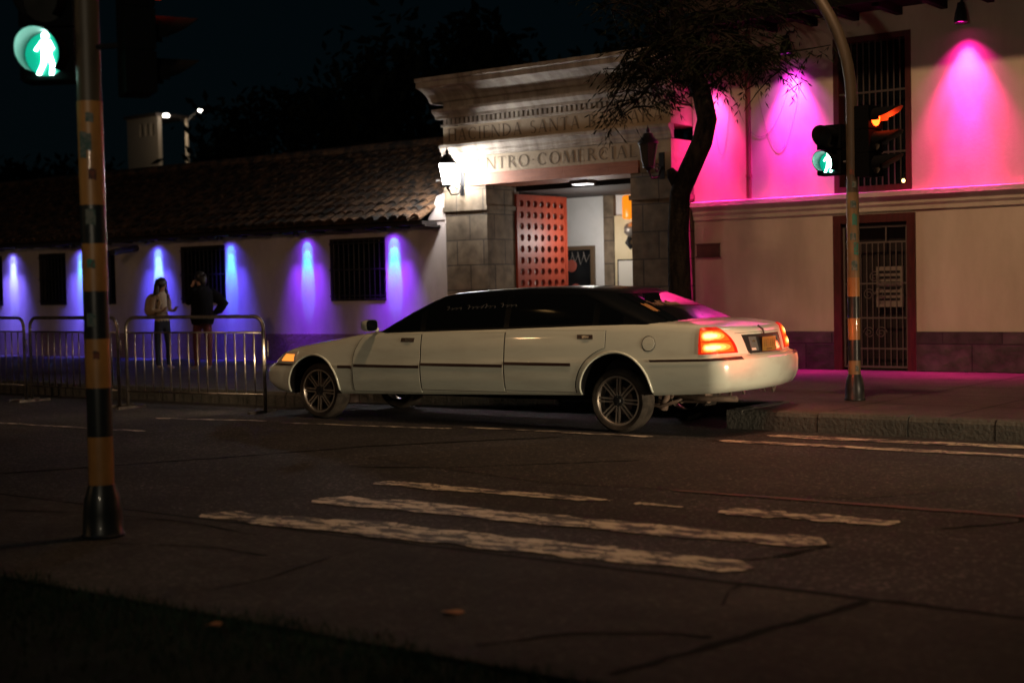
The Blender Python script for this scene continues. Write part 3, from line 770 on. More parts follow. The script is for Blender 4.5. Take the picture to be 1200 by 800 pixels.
# pierced red gate leaf, opened inwards
def pierced_leaf():
    LT = .07; x = -15.93; n0, n1 = GN + .86, GN + 2.50; z0, z1 = .2, 3.31
    m = MB(); cols, rws = 7, 14; b = .06
    cw = (n1 - n0 - 2 * b) / cols; ch = (z1 - z0 - 2 * b) / rws; K = 16
    def cell(cn, cz):
        sq = []; ci = []; r = min(cw, ch) * .31
        for k in range(K):
            a = 2 * pi * k / K; s = 1 / max(abs(cos(a)), abs(sin(a)))
            sq.append((cn + cos(a) * s * cw / 2, cz + sin(a) * s * ch / 2)); ci.append((cn + cos(a) * r, cz + sin(a) * r))
        for xx in (x, x - LT):
            m.grid([[(xx, p[0], p[1]) for p in sq], [(xx, p[0], p[1]) for p in ci]], 0, close=True)
        m.grid([[(x, p[0], p[1]) for p in ci], [(x - LT, p[0], p[1]) for p in ci]], 0, close=True)
    for i in range(cols):
        for j in range(rws): cell(n0 + b + (i + .5) * cw, z0 + b + (j + .5) * ch)
    m.box(x - LT - .01, x + .012, n0, n0 + b, z0, z1); m.box(x - LT - .01, x + .012, n1 - b, n1, z0, z1)
    m.box(x - LT - .01, x + .012, n0 + b, n1 - b, z0, z0 + b); m.box(x - LT - .01, x + .012, n0 + b, n1 - b, z1 - b, z1)
    return m.build('pierced_gate_leaf', M['red_door'], gw)
pierced_leaf()
# inside things
t = thing('ceiling_lamp', (-14.28, 21.15, 3.415), 'small white lit panel lamp on the dark passage ceiling', 'lamp')
MB().box(-.19, .19, -.14, .14, -.03, .035).build('lamp_body', M['grille'], t, local=True)
MB().box(-.16, .16, -.11, .11, -.037, -.031).build('diffuser', emis('white_diffuser', (1, .96, .95), 6), t, local=True)
lamp('passage_light', 'POINT', (-15.2, 22.7, 2.5), (1, .93, .86), 52, size=.12)
t = thing('orange_wall_lamp', (-14.93, 23.72, 3.09), 'glowing orange cylinder lamp on the cream passage wall', 'lamp')
MB().lathe([(.001, .23), (.11, .23), (.14, .19), (.14, -.19), (.11, -.23), (.001, -.23)], seg=20).build('lamp_shade', emis('orange_shade', (1, .27, .008), 1.05), t, local=True, smooth=True, angle=40)
MB().box(-.03, .03, .14, .278, -.03, .03).build('bracket', M['iron'], t, local=True)
t = thing('wall_bell', (-15.0, 23.87, 2.66), 'round silver bell fitting under the orange lamp', 'bell')
MB().lathe([(.001, -.14), (.08, -.12), (.14, -.04), (.15, .05)], axis='y', seg=18).build('bell_dome', M['chrome_dull'], t, local=True, smooth=True)
m = MB(); m.tube([(0, -.02, -.15), (-.05, -.05, -.26), (.04, -.03, -.36)], .05, 8); m.build('hanging_strap', M['iron'], t, local=True, smooth=True)
o = MB(); o.box(-15.34, -14.95, 23.89, 23.928, 1.3, 2.08); o.box(-15.31, -14.98, 23.882, 23.892, 1.33, 2.05, 1)
tag(o.build('wall_panel_box', [M['dark_wood'], mat('pale_panel', (.62, .60, .52), .7)]), 'pale framed panel on the cream wall below the bell', 'panel')

# lanterns
def lantern(loc, label, lit):
    t = thing('wall_lantern', loc, label, 'lantern')
    K = 6
    g = MB(); g.grid([[(r * cos(2 * pi * k / K), r * sin(2 * pi * k / K), z) for k in range(K)] for r, z in ((.085, -.24), (.155, .14))], close=True)
    if lit: g.poly([(.085 * cos(2 * pi * k / K), .085 * sin(2 * pi * k / K), -.24) for k in range(K)])
    g.build('lantern_glass', M['lantern_on'] if lit else M['lantern_off'], t, local=True)
    m = MB()
    for k in range(K):
        a = 2 * pi * k / K; m.tube([(.09 * cos(a), .09 * sin(a), -.245), (.162 * cos(a), .162 * sin(a), .145)], .011, 6)
    m.lathe([(.001, -.33), (.02, -.32), (.03, -.29), (.09, -.26), (.095, -.235)], seg=12)
    m.lathe([(.165, .13), (.175, .15), (.15, .19), (.09, .25), (.075, .30), (.03, .32), (.035, .36), (.012, .40), (.001, .44)], seg=12)
    m.build('lantern_cage', M['iron'], t, local=True, smooth=True, angle=35)
    m = MB(); d = GN - loc[1] - .02
    m.tube([(0, 0, -.30), (0, .1, -.42), (0, d * .7, -.40), (0, d, -.22)], .016, 8)
    pts = []
    for i in range(20):
        a = i / 19 * 2.6 * pi; r = .09 * (1 - i / 26); pts.append((0, d - .16 + r * cos(a), -.25 + r * sin(a)))
    m.tube(pts, .010, 6); m.box(-.05, .05, d - .012, d + .017, -.42, .02)
    m.build('bracket', M['iron'], t, local=True, smooth=True, angle=35)
    if lit:
        return t
lantern((-16.50, 20.05, 3.70), 'glaring white lit iron lantern where tiled roof meets gateway', True)
lantern((-12.24, 20.05, 3.74), 'unlit black iron lantern beside the tree trunk', False)

# ------------------------------------------------------------------ street tree
def leafy(mb, base, d, ln, rn, n=12, lw=.017, ll=.10):
    for i in range(n):
        t = (i + .5) / n; p = base + d * ln * t + Vector((0, 0, -.35 * ln * t * t))
        for sgn in (-1, 1):
            side = d.cross(Vector((0, 0, 1)));
            if side.length < .1: side = Vector((1, 0, 0))
            q = (side.normalized() * sgn * .42 + d * .95 + Vector((rn.uniform(-.2, .2), rn.uniform(-.2, .2), -.45 + rn.uniform(-.2, .2)))).normalized()
            l = ll * rn.uniform(.7, 1.25); wv = q.cross(Vector((rn.uniform(-1, 1), rn.uniform(-1, 1), rn.uniform(-1, 1)))).normalized() * lw
            mb.add([p, p + q * l * .45 + wv, p + q * l, p + q * l * .45 - wv], [(0, 1, 2, 3)])

tr = thing('street_tree', (-10.15, 17.5, .18), 'dark crooked street tree with drooping feathery crown by the gateway', 'tree')
TP = [(-10.22, 17.5, .1), (-10.20, 17.5, 1.4), (-10.21, 17.5, 2.3), (-10.17, 17.5, 2.85), (-10.02, 17.5, 3.15), (-9.80, 17.5, 3.55), (-9.72, 17.5, 3.85), (-9.80, 17.5, 4.22), (-10.0, 17.5, 4.65), (-10.15, 17.5, 5.0), (-10.2, 17.5, 5.6), (-10.1, 17.5, 6.3)]
TR = [.19, .165, .15, .145, .15, .145, .14, .135, .13, .12, .09, .05]
rn = random.Random(21)
m = MB(); m.tube(TP, TR, 14)
m.tube([(-10.17, 17.5, 2.95), (-10.28, 17.48, 3.12), (-10.31, 17.47, 3.2)], [.11, .085, .05], 8)
lv = MB()
for i in range(14):
    a = 2 * pi * i / 14 + rn.uniform(-.15, .15); st = Vector(TP[8 + i % 4]) ; L = rn.uniform(1.2, 2.0) * (.60 if cos(a) < -.25 else 1.0)
    pts = [st]; d = Vector((cos(a), sin(a) * .8, rn.uniform(-.05, 1.0))).normalized()
    for k in range(8):
        d = (d + Vector((rn.uniform(-.18, .18), rn.uniform(-.18, .18), -.15))).normalized(); pts.append(pts[-1] + d * L / 8)
    m.tube(pts, [.055 * (1 - k / 9.5) for k in range(9)], 6)
    for k in range(2, 9):
        for q in range(3):
            b = rn.uniform(0, 2 * pi); dd = Vector((cos(b), sin(b), rn.uniform(-.5, .35))).normalized(); l2 = rn.uniform(.35, .75)
            tw = [pts[k] + dd * l2 * s + Vector((0, 0, -.35 * l2 * s * s)) for s in (0, .33, .66, 1)]
            m.tube(tw, [.014, .011, .008, .004], 4, cap=False)
            for s in range(4):
                e = rn.uniform(0, 2 * pi); d3 = (dd * .6 + Vector((cos(e), sin(e), rn.uniform(-.6, .2)))).normalized()
                leafy(lv, pts[k] + dd * l2 * (.3 + .23 * s), d3, rn.uniform(.25, .45), rn, n=4, lw=.0095, ll=.12)
# low drooping strands seen against the pink wall and over the letters
for px, pz, x1, z1 in ((-10.3, 4.9, -11.2, 4.05), (-10.3, 5.0, -11.25, 4.45), (-9.85, 4.3, -9.15, 4.55), (-9.9, 4.4, -8.6, 4.35), (-10.0, 4.7, -8.3, 4.75), (-10.2, 4.9, -11.5, 4.75), (-10.0, 4.9, -8.0, 4.7), (-10.2, 5.0, -11.05, 3.85)):
    P0 = Vector((px, 17.5, pz)); P1 = Vector((x1, 17.5 + rn.uniform(-.4, .4), z1)); pts = []
    for k in range(10):
        s = k / 9; pts.append(P0.lerp(P1, s) + Vector((rn.uniform(-.03, .03), 0, .28 * sin(pi * s) * (1 if z1 < 4.5 else -.4))))
    m.tube(pts, [.035 * (1 - k / 11) for k in range(10)], 6)
    for k in range(3, 10):
        for q in range(3):
            e = rn.uniform(0, 2 * pi); d3 = Vector((cos(e), sin(e) * .6, rn.uniform(-.9, 0))).normalized()
            leafy(lv, pts[k], d3, rn.uniform(.2, .42), rn, n=4, lw=.0095, ll=.12)
m.build('trunk', M['bark'], tr, smooth=True)
lv.build('crown', M['leaf'], tr)

# ------------------------------------------------------------------ far dark trees, far house, far lamp
M['leaf_lit'] = mat('lit_far_leaf', (.05, .06, .03), .8, col2=(.09, .10, .06), nscale=2)  # lighter copy of the far leaf: the lamp's light is put into its colour
def far_tree(x, n, h, r, seed, label, lit=False):
    rn = random.Random(seed)
    t = thing('far_tree', (x, n, 0), label, 'tree', 'trees behind the low house')
    m = MB(); m.tube([(0, 0, 0), (.1, 0, h * .3), (-.1, .1, h * .6), (0, 0, h * .85)], [.35, .28, .2, .06], 8)
    for i in range(7):
        a = i * .9; m.tube([(0, 0, h * .4), (cos(a) * r * .5, sin(a) * r * .5, h * .65), (cos(a) * r * .8, sin(a) * r * .8, h * .8)], [.12, .08, .03], 6)
    m.build('trunk', M['bark'], t, local=True, smooth=True)
    lv = MB()
    for i in range(46):
        a = rn.uniform(0, 2 * pi); b = rn.uniform(-.6, 1); rr = r * rn.uniform(.45, 1)
        c = Vector((cos(a) * rr * cos(b), sin(a) * rr * cos(b), h * .66 + sin(b) * h * .34)); s = r * rn.uniform(.2, .36)
        for k in range(80):
            p = c + Vector((rn.gauss(0, 1), rn.gauss(0, 1), rn.gauss(0, .8))) * s * .55; q = Vector((rn.gauss(0, 1), rn.gauss(0, 1), rn.gauss(0, 1))).normalized(); w2 = q.orthogonal().normalized()
            l = rn.uniform(.12, .3); lv.add([p, p + q * l + w2 * l * .4, p + q * l * 2, p + q * l - w2 * l * .4], [(0, 1, 2, 3)])
    lv.build('crown', M['leaf_lit' if lit else 'leaf_far'], t, local=True)
far_tree(-34.5, 34, 8.2, 3.6, 1, 'low broad dark tree behind the tiled roof, beyond the people')
far_tree(-27.0, 33, 9.5, 3.8, 2, 'tall dark tree behind the tiled roof near the gateway')
far_tree(-22.5, 38, 9.0, 4.2, 3, 'dark tree rising behind the stone gateway')
far_tree(-63.6, 58.0, 11.2, 2.2, 9, 'tree crown faintly lit by the distant twin arm lamp', True)
far_tree(-52.0, 37, 7.0, 3.6, 4, 'dark tree behind the roof beyond the near banded pole')

fb = thing('far_house', (-74.9, 62, 0), 'pale distant house with three small windows above the dark roof', 'house')
m = MB(); wall_holes(m, -76.5, -73.4, 0, 13.0, 60, .3, [(-75.2 + i * .55, -74.9 + i * .55, 11.8, 12.6) for i in range(3)])
m.build('wall', M['far_wall'], fb)
m = MB(); m.box(-76.6, -73.3, 59.8, 63, 13.0, 13.2); m.build('roof', M['roof_dark'], fb)
for i in range(3):
    MB().box(-75.2 + i * .55, -74.9 + i * .55, 60.2, 60.25, 11.8, 12.6).build('window', M['pane'], fb)
fl = thing('far_street_lamp', (-70.6, 60, 0), 'distant twin arm street lamp shining white over the dark roof', 'street lamp')
m = MB(); m.tube([(0, 0, 0), (0, 0, 9), (0, 0, 12.6)], [.16, .13, .10], 8); m.build('shaft', M['far_wall'], fl, local=True, smooth=True)
for sx, rz in ((-1.95, .1), (1.4, .1)):
    m = MB(); m.tube([(0, 0, 12.3), (sx * .4, 0, 12.75), (sx * .85, 0, 12.95)], .05, 6); m.build('arm', M['iron'], fl, local=True)
    m = MB(); m.lathe([(.001, .13), (.15, .10), (.22, 0), (.15, -.07), (.001, -.08)], c=(sx, 0, 12.93), seg=12); m.build('lamp_head', M['far_white'], fl, local=True, smooth=True)
lamp('far_lamp_light', 'POINT', (-70.4, 58.6, 12.0), (1, .80, .55), 110, size=.2)
fp = tag(MB().tube([(-25.0, 21.0, 0), (-25.0, 21.0, .01)], .01, 4).build('x', M['iron']), None, None)
bpy.data.objects.remove(fp)

# ------------------------------------------------------------------ barriers
def barrier(x0, n0, x1, n1, label, z=0.0):
    L = sqrt((x1 - x0) ** 2 + (n1 - n0) ** 2); rz = atan2(n1 - n0, x1 - x0); H = 1.27; c = .16
    t = thing('crowd_barrier', (x0, n0, z), label, 'barrier', 'steel crowd barriers along the kerb', rz)
    def hoop():
        p = [(0, 0, .0), (0, 0, H - c)]
        for i in range(1, 7):
            a = pi / 2 * i / 6; p.append((c - c * cos(a), 0, H - c + c * sin(a)))
        for i in range(0, 7):
            a = pi / 2 * (1 - i / 6); p.append((L - c + c * cos(a), 0, H - c + c * sin(a)))
        p.append((L, 0, 0)); return p
    m = MB(); m.tube(hoop(), .024, 8); m.build('frame', M['steel'], t, local=True, smooth=True)
    m = MB(); m.tube([(.02, 0, 1.06), (L - .02, 0, 1.06)], .014, 6); m.tube([(.02, 0, .24), (L - .02, 0, .24)], .016, 6)
    k = round(L / .17)
    for i in range(1, k): m.tube([(L * i / k, 0, .24), (L * i / k, 0, 1.06)], .0115, 8)
    m.build('bar_panel', M['steel'], t, local=True, smooth=True)
    for x in (.06, L - .06):
        m = MB(); m.box(x - .025, x + .025, -.26, .26, .0, .035); m.build('foot', M['steel'], t, local=True)
    m = MB(); m.tube([(L + .02, 0, .95), (L + .07, 0, .95), (L + .07, 0, .75)], .009, 6); m.build('hook', M['steel'], t, local=True, smooth=True)
    return t
barrier(-16.32, 12.67, -13.82, 12.93, 'steel crowd barrier with brightly glinting bars just ahead of the limousine')
barrier(-18.86, 12.86, -16.55, 12.70, 'middle steel crowd barrier, standing behind the near banded pole')
barrier(-21.6, 12.95, -19.02, 12.86, 'steel crowd barrier cut off by the image edge, furthest from the limousine')

# ------------------------------------------------------------------ people
def skin_body(name, chains, parent, mats, assign, sub=2):
    """chains: list of lists of (co, radius); the first vertex of a later chain names a vertex of an earlier one"""
    me = bpy.data.meshes.new(name); vs = []; es = []; rad = []; key = {}
    for ch in chains:
        prev = None
        for p, r in ch:
            k = tuple(round(c, 4) for c in p)
            if k not in key: key[k] = len(vs); vs.append(p); rad.append(r)
            i = key[k]
            if prev is not None: es.append((prev, i))
            prev = i
    me.from_pydata(vs, es, []); o = bpy.data.objects.new(name, me); COL.objects.link(o)
    md = o.modifiers.new('skin', 'SKIN'); md.use_smooth_shade = True
    for i, sv in enumerate(me.skin_vertices[0].data):
        r = rad[i]; sv.radius = r if isinstance(r, tuple) else (r, r); sv.use_root = (i == 0)
    sd = o.modifiers.new('sub', 'SUBSURF'); sd.levels = sub; sd.render_levels = sub
    dg = bpy.context.evaluated_depsgraph_get(); dg.update()
    nm = bpy.data.meshes.new_from_object(o.evaluated_get(dg))
    bpy.data.objects.remove(o)
    for mm in mats: nm.materials.append(mm)
    for p in nm.polygons: p.material_index = assign(p.center); p.use_smooth = True
    ob = bpy.data.objects.new(name, nm); COL.objects.link(ob); ob.parent = parent; WORLD[ob.name] = Matrix()
    return ob
def blob(mb, c, rx, ry, rz, seg=14, rg=9, mi=0, rot=None):
    rows = []
    for i in range(rg + 1):
        a = -pi / 2 + pi * i / rg
        rows.append([Vector(c) + ((rot or Matrix.Identity(3)) @ Vector((rx * cos(a) * cos(2 * pi * k / seg), ry * cos(a) * sin(2 * pi * k / seg), rz * sin(a)))) for k in range(seg)])
    mb.grid(rows, mi, close=True)
def arm_hand(chains, hand, d, up_, s=1):
    """five short fingers fanned from a palm"""
    h = Vector(hand); d = Vector(d).normalized(); u = Vector(up_).normalized(); w_ = d.cross(u).normalized()
    palm = h + d * .075
    chains.append([(tuple(h), .024), (tuple(palm), (.034, .016))])
    for k, l in zip((-1.5, -.5, .5, 1.5), (.062, .075, .07, .055)):
        b = palm + w_ * k * .017
        chains.append([(tuple(palm), (.034, .016)), (tuple(b + d * .025), .009), (tuple(b + d * (.025 + l * .5) - u * .012), .008), (tuple(b + d * (.025 + l * .8) - u * .036), .007)])
    tb = h + d * .03 + w_ * .03 * s
    chains.append([(tuple(h), .024), (tuple(tb), .011), (tuple(tb + d * .035 + w_ * .012 * s - u * .01), .009)])

# woman, faces +x, at the wall side
def woman():
    t = thing('person', (-21.15, 17.25, .185), 'person in a cream top and dark trousers with long dark hair, wearing a tan backpack', 'person')
    hp = (0, 0, .88)
    ch = [[(hp, (.13, .10)), ((0, 0, 1.02), (.115, .09)), ((.01, 0, 1.20), (.13, .10)), ((.01, 0, 1.36), (.10, .085)), ((.02, 0, 1.43), .048), ((.03, 0, 1.49), .05), ((.04, 0, 1.57), (.075, .09)), ((.04, 0, 1.66), (.05, .06))]]
    for s in (-1, 1):
        fx = .05 * s
        ch.append([(hp, (.13, .10)), ((fx * .3, .085 * s, .80), .085), ((fx, .09 * s, .46), .058), ((fx * .6, .095 * s, .09), .04), ((fx * .6 + .02, .095 * s, .04), .04), ((fx * .6 + .15, .10 * s, .03), .03)])
        hd = (.20, .13 * s, 1.08)
        ch.append([((.01, 0, 1.36), (.10, .085)), ((.0, .15 * s, 1.34), .052), ((-.02, .20 * s, 1.10), .043), (hd, .028)])
        arm_hand(ch, hd, (.6, -.1 * s, .6), (0, 0, 1), s)
    def asg(c):
        if c.z > 1.44: return 0
        if c.z > .90: return 0 if (c.x > .19 and abs(c.y) > .05) else 1
        return 3 if c.z < .075 else 2
    b = skin_body('body', ch, t, [M['skin'], M['cream_cloth'], M['navy_cloth'], M['shoe']], asg)
    m = MB(); blob(m, (.125, 0, 1.565), .018, .016, .02); 
    for s in (-1, 1): blob(m, (.104, .033 * s, 1.595), .009, .012, .008, mi=1)
    m.build('face_feature', [M['skin'], M['hair']], t, local=True, smooth=True)
    m = MB(); blob(m, (.015, 0, 1.60), .105, .105, .115)
    m.tube([(-.02, 0, 1.66), (-.06, 0, 1.55), (-.07, 0, 1.42), (-.085, 0, 1.28), (-.08, 0, 1.16)], [.085, .095, .10, .085, .03], 12)
    for s in (-1, 1): m.tube([(.0, .07 * s, 1.62), (-.0, .095 * s, 1.5), (.0, .11 * s, 1.38), (.01, .10 * s, 1.26)], [.05, .045, .045, .015], 8)
    m.build('hair', M['hair'], t, local=True, smooth=True)
    bp = thing('backpack', (-21.15 - .24, 17.25, .185 + 1.18), 'tan backpack worn by the long haired person', 'backpack')
    m = MB(); blob(m, (0, 0, 0), .14, .17, .24, 18, 12); m.build('pack', M['bag'], bp, local=True, smooth=True)
    m = MB(); blob(m, (-.11, 0, -.08), .06, .12, .11, 14, 10); m.build('pocket', M['bag'], bp, local=True, smooth=True)
    for s in (-1, 1):
        m = MB(); m.tube([(.06, .09 * s, .18), (.20, .11 * s, .235), (.31, .12 * s, .20), (.36, .12 * s, .06), (.30, .13 * s, -.08), (.12, .12 * s, -.17)], .02, 6, flat=.5); m.build('strap', M['bag'], bp, local=True, smooth=True)
woman()
def second():
    t = thing('person', (-20.15, 17.35, .185), 'person in a black jacket and dark red trousers, hand raised to the chin', 'person')
    hp = (0, 0, .93)
    ch = [[(hp, (.14, .11)), ((0, 0, 1.08), (.14, .11)), ((-.01, 0, 1.28), (.16, .115)), ((-.01, 0, 1.46), (.12, .095)), ((-.02, 0, 1.53), .055), ((-.03, 0, 1.58), .055), ((-.04, 0, 1.66), (.08, .10)), ((-.04, 0, 1.75), (.055, .065))]]
    for s in (-1, 1):
        fx = .06 * s
        ch.append([(hp, (.14, .11)), ((fx * .4, .09 * s, .84), .092), ((fx, .10 * s, .48), .068), ((fx * .9, .105 * s, .10), .05), ((fx * .9 - .02, .105 * s, .045), .042), ((fx * .9 - .16, .11 * s, .03), .032)])
    hd = (-.16, -.08, 1.50)
    ch.append([((-.01, 0, 1.46), (.12, .095)), ((.0, -.19, 1.43), .062), ((-.10, -.25, 1.20), .052), (hd, .03)])
    arm_hand(ch, hd, (.1, .3, .9), (-1, 0, 0), 1)
    hd = (.10, .22, 1.02)
    ch.append([((-.01, 0, 1.46), (.12, .095)), ((.02, .19, 1.43), .062), ((.26, .24, 1.22), .055), (hd, .03)])
    arm_hand(ch, hd, (-.8, -.3, -.3), (0, 0, 1), -1)
    def asg(c):
        if c.z > 1.52: return 0
        if c.z > .96: return 1
        return 3 if c.z < .08 else 2
    skin_body('body', ch, t, [M['skin'], M['black_cloth'], M['red_cloth'], M['shoe']], asg)
    m = MB(); blob(m, (-.125, 0, 1.655), .018, .016, .02)
    for s in (-1, 1): blob(m, (-.106, .033 * s, 1.685), .009, .012, .008, mi=1)
    m.build('face_feature', [M['skin'], M['hair']], t, local=True, smooth=True)
    m = MB(); blob(m, (-.015, 0, 1.70), .105, .105, .105); m.tube([(.03, 0, 1.72), (.06, 0, 1.62), (.07, 0, 1.52)], [.08, .075, .03], 10); m.build('hair', M['hair'], t, local=True, smooth=True)
    m = MB(); rows = []
    for z, rx, ry in ((.84, .19, .19), (.92, .215, .205), (1.10, .20, .19), (1.30, .21, .20), (1.44, .17, .20), (1.52, .10, .12), (1.55, .085, .10)):
        rows.append([(rx * cos(2 * pi * k / 20) + .01, ry * sin(2 * pi * k / 20) * 1.05, z + .015 * sin(5 * k)) for k in range(20)])
    m.grid(rows, close=True); m.tube([(.03, .20, 1.42), (.17, .245, 1.30), (.30, .25, 1.20), (.20, .24, 1.09), (.11, .225, 1.04)], [.09, .10, .105, .08, .05], 10)
    m.build('jacket', M['black_cloth'], t, local=True, smooth=True)
second()

# ------------------------------------------------------------------ signal poles
def ped_head(loc, face, label, sect_h=.30, w_=.30, top_section=True):
    """pedestrian signal; face = angle of the facing direction (radians, from +x)"""
    t = thing('pedestrian_signal', loc, label, 'traffic light', None, face + pi / 2)   # local -y faces out
    n = 2 if top_section else 1
    m = MB(); b = .012
    for i in range(n):
        z0 = -sect_h / 2 + i * sect_h; m.box(-w_ / 2, w_ / 2, 0, .17, z0 + b * (i > 0), z0 + sect_h - .002)
        m.box(-w_ / 2 - .006, w_ / 2 + .006, -.012, -.0005, z0 + .01, z0 + sect_h - .012)
    m.build('housing', M['visor_black'], t, local=True)
    for i in range(n):
        zc = i * sect_h; r = min(w_, sect_h) * .43; lit = (i == 0)
        m = MB(); rows_o = []; rows_i = []
        K = 28
        for k in range(K + 1):
            a = radians(-50) + radians(280) * k / K; dep = .23 - .11 * (1 - sin(a)) / 2
            rows_o.append([(r * cos(a), -.012, zc + r * sin(a)), (r * cos(a), -.012 - dep, zc + r * sin(a))])
            rows_i.append([((r - .006) * cos(a), -.012, zc + (r - .006) * sin(a)), ((r - .006) * cos(a), -.012 - dep, zc + (r - .006) * sin(a))])
        m.grid(rows_o); m.grid(rows_i, 1)
        m.grid([[q[1] for q in rows_o], [q[1] for q in rows_i]])
        m.build('visor', [M['visor_black'], M['visor_in']], t, local=True, smooth=True, angle=50)
        m = MB(); m.lathe([(r - .008, -.0135), (.001, -.0165)], c=(0, 0, zc), axis='y', seg=24)
        ln = m.build('lens', M['green_glow'] if lit else M['lens_off'], t, local=True)
        if lit:
            m = MB(); y = -.030; s = r * 1.95
            def P(*q): m.prism([(x * s, y, zc + z * s) for x, z in q], (0, .004, 0))
            pts = [(.0 + .085 * cos(a), .40 + .085 * sin(a)) for a in [2 * pi * k / 12 for k in range(12)]]; P(*pts)
            P((-.10, .30), (.12, .30), (.13, -.02), (-.09, -.02))
            P((-.10, .30), (-.09, .22), (-.20, .06), (-.26, .09)); P((.11, .30), (.20, .12), (.15, .06), (.09, .2))
            P((.0, -.01), (.13, -.01), (.20, -.24), (.17, -.47), (.08, -.47), (.10, -.24)); P((-.09, -.01), (.05, -.01), (.0, -.22), (-.13, -.47), (-.22, -.45), (-.11, -.22))
            m.build('walking_figure', M['green_man'], ln, local=True)
    return t
def veh_head(loc, face, label, lit_glow=True, vis=.30):
    t = thing('vehicle_signal', loc, label, 'traffic light', None, face + pi / 2)
    m = MB(); sp = .27
    for i in range(3):
        z0 = -sp / 2 - i * sp; m.box(-.145, .145, 0, .18, z0 + .004, z0 + sp)
        m.box(-.155, .155, -.012, -.0005, z0 + .01, z0 + sp - .008)
    m.build('housing', M['visor_black'], t, local=True)
    for i in range(3):
        zc = -i * sp; r = .108; m = MB(); K = 26; ro = []; ri = []; a0, a1 = -22, 202
        for k in range(K + 1):
            a = radians(-22) + radians(224) * k / K; dep = vis * (.30 + .70 * max(0, sin(a)) ** .6)
            ro.append([(r * cos(a), -.012, zc + r * sin(a)), (r * cos(a), -.012 - dep, zc + r * sin(a) - .0)])
            ri.append([((r - .006) * cos(a), -.012, zc + (r - .006) * sin(a)), ((r - .006) * cos(a), -.012 - dep, zc + (r - .006) * sin(a))])
        m.grid(ro); m.grid(ri, 1); m.grid([[q[1] for q in ro], [q[1] for q in ri]])
        m.build('visor', [M['visor_black'], M['visor_in']], t, local=True, smooth=True, angle=50)
        m = MB(); m.lathe([(r - .008, -.013), (r * .6, -.030), (.001, -.038)], c=(0, 0, zc), axis='y', seg=20)
        m.build('lens', (M['red_lamp'] if i == 0 else M['lens_off']), t, local=True, smooth=True)
    return t

def banded_pole(loc, r, bands, label, path, stickers, base_h):
    """path: local polyline of the shaft; bands: (z0, z1, material)"""
    t = thing('signal_pole', loc, label, 'pole')
    m = MB(); m.tube(path, r, 18); m.build('shaft', M['pole_bare'], t, local=True, smooth=True, angle=60)
    for z0, z1, mm in bands:
        m = MB(); m.lathe([(r + .0005, z0), (r + .003, z0), (r + .003, z1), (r + .0005, z1)], seg=28); m.build('painted_band', M[mm], t, local=True, smooth=True, angle=50)
    m = MB(); m.lathe([(r * 1.75, 0), (r * 1.8, .015), (r * 1.66, .03), (r * 1.62, base_h * .45), (r * 1.45, base_h * .75), (r * 1.12, base_h * .97), (r + .006, base_h)], seg=26)
    m.build('base', M['pole_dark'], t, local=True, smooth=True, angle=50)
    for a, z, ww, hh, mm in stickers:
        m = MB(); rr = r + .0055; n = 6
        m.grid([[(rr * cos(a + (k / n - .5) * ww / rr), rr * sin(a + (k / n - .5) * ww / rr), z + s * hh + .004 * sin(7 * k)) for k in range(n + 1)] for s in (0, 1)])
        m.build('sticker', M[mm], t, local=True)
    return t

CA = -pi / 2 + .62     # side of a pole that faces the camera
lp = (-7.77, 5.80, .012)
bandsL = [(.34, .66, 'pole_yellow'), (.66, .98, 'pole_dark'), (.98, 1.30, 'pole_yellow'), (1.30, 1.61, 'pole_dark'), (1.61, 1.92, 'pole_yellow'), (1.92, 2.17, 'pole_dark'), (2.17, 2.84, 'pole_yellow')]
stL = [(CA - .1, 2.52, .075, .11, 'sticker'), (CA + .35, 2.33, .05, .07, 'sticker_red'), (CA - .35, 2.47, .05, .17, 'sticker'), (CA + .1, 2.04, .065, .10, 'sticker'), (CA, 1.76, .055, .055, 'sticker_green'), (CA + .25, 2.70, .05, .06, 'sticker'), (CA - .1, 1.38, .065, .085, 'sticker'), (CA + .2, 1.17, .04, .05, 'sticker_red')]
banded_pole(lp, .078, bandsL, 'near signal pole with yellow and black bands, standing on the grey pavement', [(0, 0, 0), (0, 0, 2.2), (0, 0, 4.6)], stL, .345)
# brackets and heads on the near pole
ped_head((-8.085, 5.714, 3.183), radians(-56), 'large glowing green pedestrian signal on the near banded pole', .35, .35, True)
veh_head((-7.36, 5.97, 3.54), radians(62), 'unlit looking dark vehicle signal high on the near banded pole, facing away')
def bracket(loc, pts, label):
    o = MB(); o.tube(pts, .018, 8); q = o.build('signal_bracket', M['iron']); tag(q, label, 'bracket'); return q
bracket(None, [(-7.83, 5.80, 3.15), (-7.91, 5.79, 3.15)], 'short dark arm holding the large green pedestrian signal to the near pole')
bracket(None, [(-7.70, 5.82, 3.2), (-7.53, 5.88, 3.2)], 'short dark arm holding the dark vehicle signal to the near pole')

rp = (-6.75, 15.55, .195)
bandsR = [(.30, .46, 'pole_pale'), (.46, .70, 'pole_dark'), (.70, .95, 'pole_yellow'), (.95, 1.20, 'pole_dark'), (1.20, 1.42, 'pole_yellow'), (1.42, 2.40, 'pole_pale')]
stR = [(CA, 1.50, .07, .11, 'sticker'), (CA + .3, 1.68, .06, .14, 'sticker_green'), (CA - .2, 1.85, .07, .08, 'sticker'), (CA + .1, 2.02, .06, .13, 'sticker_green'), (CA - .1, 2.22, .07, .08, 'sticker'), (CA + .1, 2.45, .05, .07, 'sticker'), (CA + .2, .34, .04, .06, 'sticker'), (CA - .3, 2.6, .05, .06, 'sticker_red')]
path = [(0, 0, 0), (0, 0, 1.5), (0, 0, 3.45)]
for i in range(1, 15):
    a = radians(80) * i / 14; path.append((-2.1 * (1 - cos(a)), 0, 3.45 + 2.1 * sin(a)))
